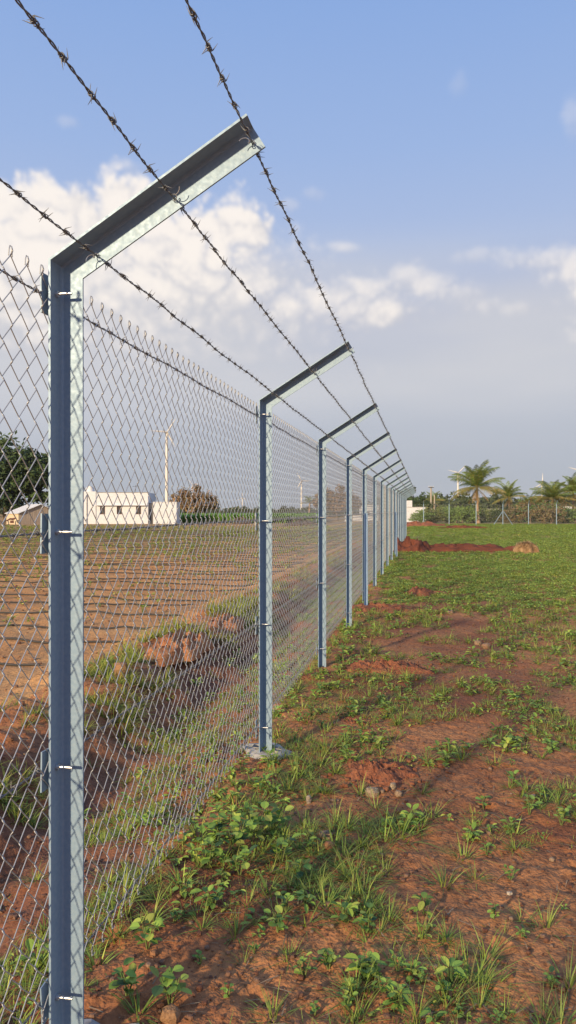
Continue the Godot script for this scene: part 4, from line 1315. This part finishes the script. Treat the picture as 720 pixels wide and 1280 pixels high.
func build_houses() -> void:
	var d := 97.0
	var k := d / FPX
	var x0 := (120.0 - 360.0) * k
	var gy := height(x0 + 3.0, -d)
	var h := block_house("white_house", Vector3(x0, gy, -d), 0.0, 65.0 * k, 3.95, 6.0, [[5.0 * k, 1.22, 0.65, 1.0], [26.0 * k, 1.22, 0.65, 1.0], [50.0 * k, 1.22, 0.65, 1.0]], M.whitewash, "flat roofed white house with three small dark windows across the field", 2.36)
	# stair tower with water tank at the left end, low annexe at the right
	var tm := MB.new(); tm.box(Vector3(-9.0 * k, 1.8, -1.9), Vector3(17.9 * k, 4.6, 4.0))
	inst("stair_tower", tm.mesh(), M.whitewash, h)
	var tk := MB.new(); tk.tube([Vector3(-9.5 * k, 4.1, -0.8), Vector3(-9.5 * k, 4.45, -0.8), Vector3(-9.5 * k, 4.68, -0.8), Vector3(-9.5 * k, 4.8, -0.8)], [0.55, 0.55, 0.4, 0.12], 14)
	inst("water_tank", tk.mesh(), M.tin, h)
	var an := MB.new(); an.tube([Vector3(4.6, 3.6, -2), Vector3(4.6, 4.95, -2)], [0.03], 6); an.tube([Vector3(4.2, 4.8, -2), Vector3(5.0, 4.8, -2)], [0.02], 5)
	inst("antenna", an.mesh(), M.dark_metal, h)
	var pp := MB.new(); pp.tube([Vector3(-11 * k, -0.2, 0.16), Vector3(-11 * k, 3.6, 0.16)], [0.05], 6)
	inst("drain_pipe", pp.mesh(), M.grey_wall, h)
	# the recess and the low annexe
	var rc := MB.new(); rc.box(Vector3(68.3 * k, 1.15, -1.6), Vector3(6.4 * k, 3.0, 2.0))
	inst("recessed_wall", rc.mesh(), M.grey_wall, h)
	var dr := MB.new(); dr.box(Vector3(68.0 * k, 0.9, -0.58), Vector3(4.2 * k, 1.9, 0.05))
	inst("door", dr.mesh(), M.dark_metal, h)
	var lb := MB.new(); lb.box(Vector3(86.2 * k, 1.15, -1.4), Vector3(29.2 * k, 3.1, 3.0)); lb.box(Vector3(86.2 * k, 2.75, -1.4), Vector3(29.9 * k, 0.09, 3.1))
	inst("annexe", lb.mesh(), M.whitewash, h)
	# shed
	var sd := 92.0
	var ks := sd / FPX
	var s := base("shed", Vector3((24.0 - 360.0) * ks, height((24.0 - 360.0) * ks, -sd), -sd), 0.62)   # origin at the near corner; gable along +x, long wall along -x
	var gw := 5.0
	var lw := 5.0
	var eave := 1.35
	var rid := 2.35
	# gable wall of upright boards
	for j in 22:
		var a := gw * j / 22.0
		var b := gw * (j + 1) / 22.0
		var hh := eave + (rid - eave) * (1.0 - absf((a + b) / 2 - gw / 2) / (gw / 2))
		var bm := MB.new(); bm.box(Vector3((a + b) / 2, hh / 2 - 0.1, -0.04), Vector3(b - a - 0.02, hh + 0.2, 0.05 + 0.012 * (j % 3)))
		inst("board", bm.mesh(), M.boards, s)
	var bb := MB.new(); bb.box(Vector3(gw / 2, eave / 2 - 0.1, -0.13), Vector3(gw, eave + 0.2, 0.1)); bb.box(Vector3(gw / 2, eave / 2 - 0.1, -lw), Vector3(gw, eave + 0.2, 0.1))
	inst("wall_lining", bb.mesh(), M.boards, s)
	var lwm := MB.new(); lwm.box(Vector3(-0.06, eave / 2 - 0.1, -lw / 2), Vector3(0.12, eave + 0.2, lw)); lwm.box(Vector3(gw + 0.06, eave / 2 - 0.1, -lw / 2), Vector3(0.12, eave + 0.2, lw))
	inst("long_wall", lwm.mesh(), M.cream_wall, s)
	for sg in [-1.0, 1.0]:
		var rm := MB.new()
		var sl := atan2(rid - eave, gw / 2)
		var ln := sqrt(pow(gw / 2, 2) + pow(rid - eave, 2)) + 0.35
		var cx: float = gw / 2 + sg * (gw / 4 + 0.12)
		rm.box(Vector3(cx, (eave + rid) / 2 + 0.02, -lw / 2), Vector3(ln, 0.03, lw + 0.5), Basis(Vector3.BACK, -sg * sl))
		for c in 26: rm.box(Vector3(cx, (eave + rid) / 2 + 0.05, 0.2 - (lw + 0.4) * c / 25.0), Vector3(ln, 0.04, 0.05), Basis(Vector3.BACK, -sg * sl))
		inst("roof_sheet", rm.mesh(), M.tin, s)
	tag(s, "low shed with white tin gable roof and weathered board end below the dark tree", "shed")
	# small things by the shed
	var mo := base("motorcycle", on(at(15, 640, 86.0)), 0.3)
	for w in [-0.6, 0.6]:
		var wm := MB.new()
		var ring := []
		for j in 17: ring.append(Vector3(w + cos(TAU * j / 16) * 0.26, 0.30 + sin(TAU * j / 16) * 0.26, 0))
		wm.tube(ring, [0.05], 6, Color.WHITE, false)
		wm.tube([Vector3(w - 0.26, 0.30, 0), Vector3(w + 0.26, 0.30, 0)], [0.012], 4); wm.tube([Vector3(w, 0.04, 0), Vector3(w, 0.56, 0)], [0.012], 4)
		inst("wheel", wm.mesh(), M.dark_metal, mo)
	var bd := MB.new(); bd.tube([Vector3(-0.55, 0.55, 0), Vector3(-0.2, 0.75, 0), Vector3(0.1, 0.72, 0), Vector3(0.35, 0.82, 0)], [0.07, 0.10, 0.12, 0.09], 8); bd.box(Vector3(0, 0.42, 0), Vector3(0.4, 0.3, 0.2))
	inst("body", bd.mesh(), M.window_frame, mo)
	var fk := MB.new(); fk.tube([Vector3(0.6, 0.3, 0), Vector3(0.4, 0.85, 0), Vector3(0.34, 1.02, 0)], [0.03], 6); fk.tube([Vector3(0.32, 1.0, -0.32), Vector3(0.36, 1.02, 0), Vector3(0.32, 1.0, 0.32)], [0.018], 5)
	inst("fork", fk.mesh(), M.dark_metal, mo)
	tag(mo, "dark motorcycle parked before the cream wall of the shed", "motorcycle")
	# right hand side: stepped white building at the end of the fence
	var dr2 := 96.0
	var kr := dr2 / FPX
	var b := block_house("white_building", on(Vector3((504.0 - 360.0) * kr, 0, -dr2)), -0.08, 28.0 * kr, 1.85, 4.0, [[20.0 * kr, 0.85, 0.35, 0.4]], M.whitewash, "stepped white building behind the corner of the fence")
	var ts := MB.new(); ts.box(Vector3(10.5 * kr - 0.3, 1.15, -1.4), Vector3(7.5 * kr, 3.1, 2.6))
	inst("tall_block", ts.mesh(), M.whitewash, b)
	# houses in and behind the grove
	for e in [[604, 124.0, 2.6, 1.7, "small white house glimpsed under the tall coconut palm"], [662, 130.0, 2.2, 2.0, "grey white house glimpsed between the palms of the grove"], [692, 126.0, 3.6, 2.1, "long pink white house glimpsed behind the bushy palm"], [452, 140.0, 3.2, 2.7, "small white house seen through the mesh near the leaning brace"]]:
		var kk: float = e[1] / FPX
		block_house("small_house", on(Vector3((e[0] - 360.0) * kk, 0, -e[1])), 0.05, e[2], e[3], 3.0, [[e[2] * 0.3, 0.8, 0.5, 0.6], [e[2] * 0.68, 0.05, 0.6, 1.4]], M.whitewash if e[0] != 662 else M.tin, e[4])
	# low wall seen through the mesh
	var wl := MB.new(); wl.box(Vector3(0, 0.3, 0), Vector3(5.2, 1.1, 0.2)); 
	var lwn := base("boundary_wall", on(at(452, 640, 118.0)), 0.05)
	inst("wall", wl.mesh(), M.whitewash, lwn)
	var wc := MB.new(); wc.box(Vector3(0, 0.89, 0), Vector3(5.3, 0.08, 0.26)); inst("coping", wc.mesh(), M.grey_wall, lwn)
	tag(lwn, "low pale boundary wall in front of the small house behind the mesh", "wall")

func turbine(px: float, py: float, d: float, blade_px: float, spin: float, label: String, face := 0.35) -> void:
	var hub := at(px, py, d)
	var R := blade_px * d / FPX
	var o := base("wind_turbine", Vector3(hub.x, 0, hub.z), face)
	var tw := MB.new(); tw.tube([Vector3(0, -1, -R * 0.12), Vector3(0, hub.y * 0.5, -R * 0.12), Vector3(0, hub.y - R * 0.03, -R * 0.12)], [R * 0.11, R * 0.09, R * 0.07], 12)
	inst("tower", tw.mesh(), M.turbine_white, o)
	var nm := MB.new(); nm.box(Vector3(0, hub.y, -R * 0.13), Vector3(R * 0.11, R * 0.12, R * 0.30))
	inst("nacelle", nm.mesh(), M.turbine_white, o)
	var hm := MB.new(); hm.tube([Vector3(0, hub.y, R * 0.0), Vector3(0, hub.y, R * 0.06), Vector3(0, hub.y, R * 0.1)], [R * 0.05, R * 0.045, R * 0.012], 10)
	inst("hub", hm.mesh(), M.turbine_white, o)
	for k in 3:
		var a := spin + TAU * k / 3
		var u := Vector3(cos(a), sin(a), 0)
		var w := Vector3(-sin(a), cos(a), 0)
		var bm := MB.new()
		var A := []; var prev := []
		for s in [[0.03, 0.05, 0.05], [0.2, 0.095, 0.035], [0.6, 0.06, 0.02], [1.0, 0.015, 0.006]]:
			var c: Vector3 = Vector3(0, hub.y, R * 0.05) + u * R * s[0]
			A = [c + w * R * s[1] * 0.5, c + Vector3(0, 0, R * s[2]), c - w * R * s[1] * 0.6, c - Vector3(0, 0, R * s[2] * 0.4)]
			if prev.size(): bm.loft(prev, A)
			prev = A
		bm.quad(A[0], A[1], A[2], A[3])
		inst("blade", bm.mesh(), M.turbine_white, o)
	tag(o, label, "wind turbine")

func build_turbines() -> void:
	turbine(209, 540, 430.0, 21.0, deg_to_rad(178.0), "tall wind turbine rising behind the white house")
	turbine(573, 591, 620.0, 14.0, deg_to_rad(46.0), "wind turbine just beside the crown of the tall coconut palm", 0.1)
	turbine(678, 604, 760.0, 13.0, deg_to_rad(90.0), "wind turbine with one blade upright above the palm grove", 0.1)
	turbine(724, 588, 640.0, 15.0, deg_to_rad(165.0), "wind turbine above the thick end of the palm grove", 0.1)
	turbine(377, 601, 700.0, 12.0, deg_to_rad(0.0), "small wind turbine seen through the mesh past the second post", 0.1)
	turbine(241, 606, 900.0, 9.0, deg_to_rad(10.0), "tiny wind turbine whose blades show above the brownish tree", 0.1)
	turbine(303, 622, 1100.0, 7.0, deg_to_rad(90.0), "tiny wind turbine low on the skyline above the green crop", 0.1)

func build_poles() -> void:
	var d := 112.0
	var o := base("utility_pole", on(at(540, 640, d)), -0.1)
	for e in [[-0.14, 4.95, 0.13], [0.36, 3.7, 0.10]]:
		var mb := MB.new(); mb.tube([Vector3(e[0], -0.3, 0), Vector3(e[0], e[1], 0)], [e[2] * 1.25, e[2] * 0.9], 8)
		inst("pole", mb.mesh(), M.pole_concrete, o)
	var cb := MB.new(); cb.box(Vector3(-0.14, 4.82, 0.17), Vector3(0.75, 0.12, 0.08)); cb.box(Vector3(0.08, 2.4, 0.17), Vector3(0.95, 0.08, 0.08))
	inst("crossarm", cb.mesh(), M.dark_metal, o)
	for x in [-0.45, -0.14, 0.17]:
		var im := MB.new(); im.tube([Vector3(x, 4.88, 0.17), Vector3(x, 4.94, 0.17), Vector3(x, 5.0, 0.17), Vector3(x, 5.04, 0.17)], [0.03, 0.05, 0.045, 0.02], 8)
		inst("insulator", im.mesh(), M.turbine_white, o)
	tag(o, "double concrete utility pole with a short crossarm beyond the far fence", "utility pole")
	# stone stakes at the edge of the ploughed field
	for e in [[319, 88.0, 1.4, "short whitish stake beside the dark brush heap at the field edge"], [440, 96.0, 1.5, "short whitish stake before the low pale wall"]]:
		var mb := MB.new(); mb.tube([Vector3(0, -0.2, 0), Vector3(0.03, e[2] * 0.6, 0), Vector3(0.02, e[2], 0)], [0.09, 0.08, 0.06], 6)
		tag(inst("stake", mb.mesh(), M.pole_concrete, null, on(at(e[0], 640, e[1]))), e[3], "stake")

# ------------------------------------------------------------------ scene
func _ready() -> void:
	rng.seed = 1
	na.seed = 21; na.frequency = 0.12; na.fractal_octaves = 3
	nb.seed = 33; nb.frequency = 0.12; nb.fractal_octaves = 4
	nc.seed = 45; nc.frequency = 0.5
	# camera
	var cam := Camera3D.new()
	cam.name = "camera"
	cam.fov = rad_to_deg(2.0 * atan(640.0 / FPX))
	cam.near = 0.05; cam.far = 6000.0
	cam.position = Vector3(0, EYE, 0)
	cam.rotation.x = -(640.0 - HOR) / FPX
	add_child(cam)
	cam.current = true
	# sky and air
	var env := Environment.new()
	env.background_mode = Environment.BG_SKY
	var sky := Sky.new()
	sky.sky_material = make_sky()
	env.sky = sky
	env.ambient_light_source = Environment.AMBIENT_SOURCE_SKY
	env.tonemap_mode = Environment.TONE_MAPPER_LINEAR
	env.tonemap_exposure = 1.25
	env.sdfgi_enabled = true; env.ssao_enabled = true; env.ssil_enabled = true
	env.fog_enabled = true; env.fog_density = 0.0001; env.fog_light_color = Color(0.80, 0.82, 0.86)
	var we := WorldEnvironment.new()
	we.name = "world_environment"; we.environment = env
	add_child(we)
	# low evening sun, behind the camera and to the left
	var sun := DirectionalLight3D.new()
	sun.name = "sun"
	var az := deg_to_rad(33.5)
	var el := deg_to_rad(16.5)
	var to_sun := Vector3(-sin(az) * cos(el), sin(el), cos(az) * cos(el))
	sun.look_at_from_position(Vector3.ZERO, -to_sun)
	sun.light_energy = 1.55
	sun.light_color = Color(1.0, 0.89, 0.72)
	sun.light_angular_distance = 2.4
	sun.shadow_enabled = true
	add_child(sun)
	make_materials()
	# ground
	var P := lines([[-40.0, 1.2, 3.0, 0.93], [1.2, 5.5, 0.022, 1.0], [5.5, 9.0, 0.04, 1.0], [9.0, 45.0, 0.05, 1.0016], [45.0, 110.0, 0.3, 1.01], [110.0, 1600.0, 6.0, 1.2]])
	sheet("ground", P, lines([[-3.0, -1.3, 0.05, 1.0], [-1.3, 2.3, 0.025, 1.0], [2.3, 3.5, 0.05, 1.0], [3.5, 700.0, 0.06, 1.13]]), soil_tint, M.soil)
	sheet("ploughed_field", P, lines([[-1000.0, -60.0, 250.0, 0.75], [-60.0, -14.0, 1.0, 1.0], [-14.0, -3.0, 0.12, 0.998]]), field_tint, M.soil)
	build_fence()
	build_far_fence()
	build_houses()
	build_trees()
	build_turbines()
	build_poles()
	make_weeds()
	build_weeds()
	build_broad_plants()
	build_stones_and_earth()
	build_field_crop()
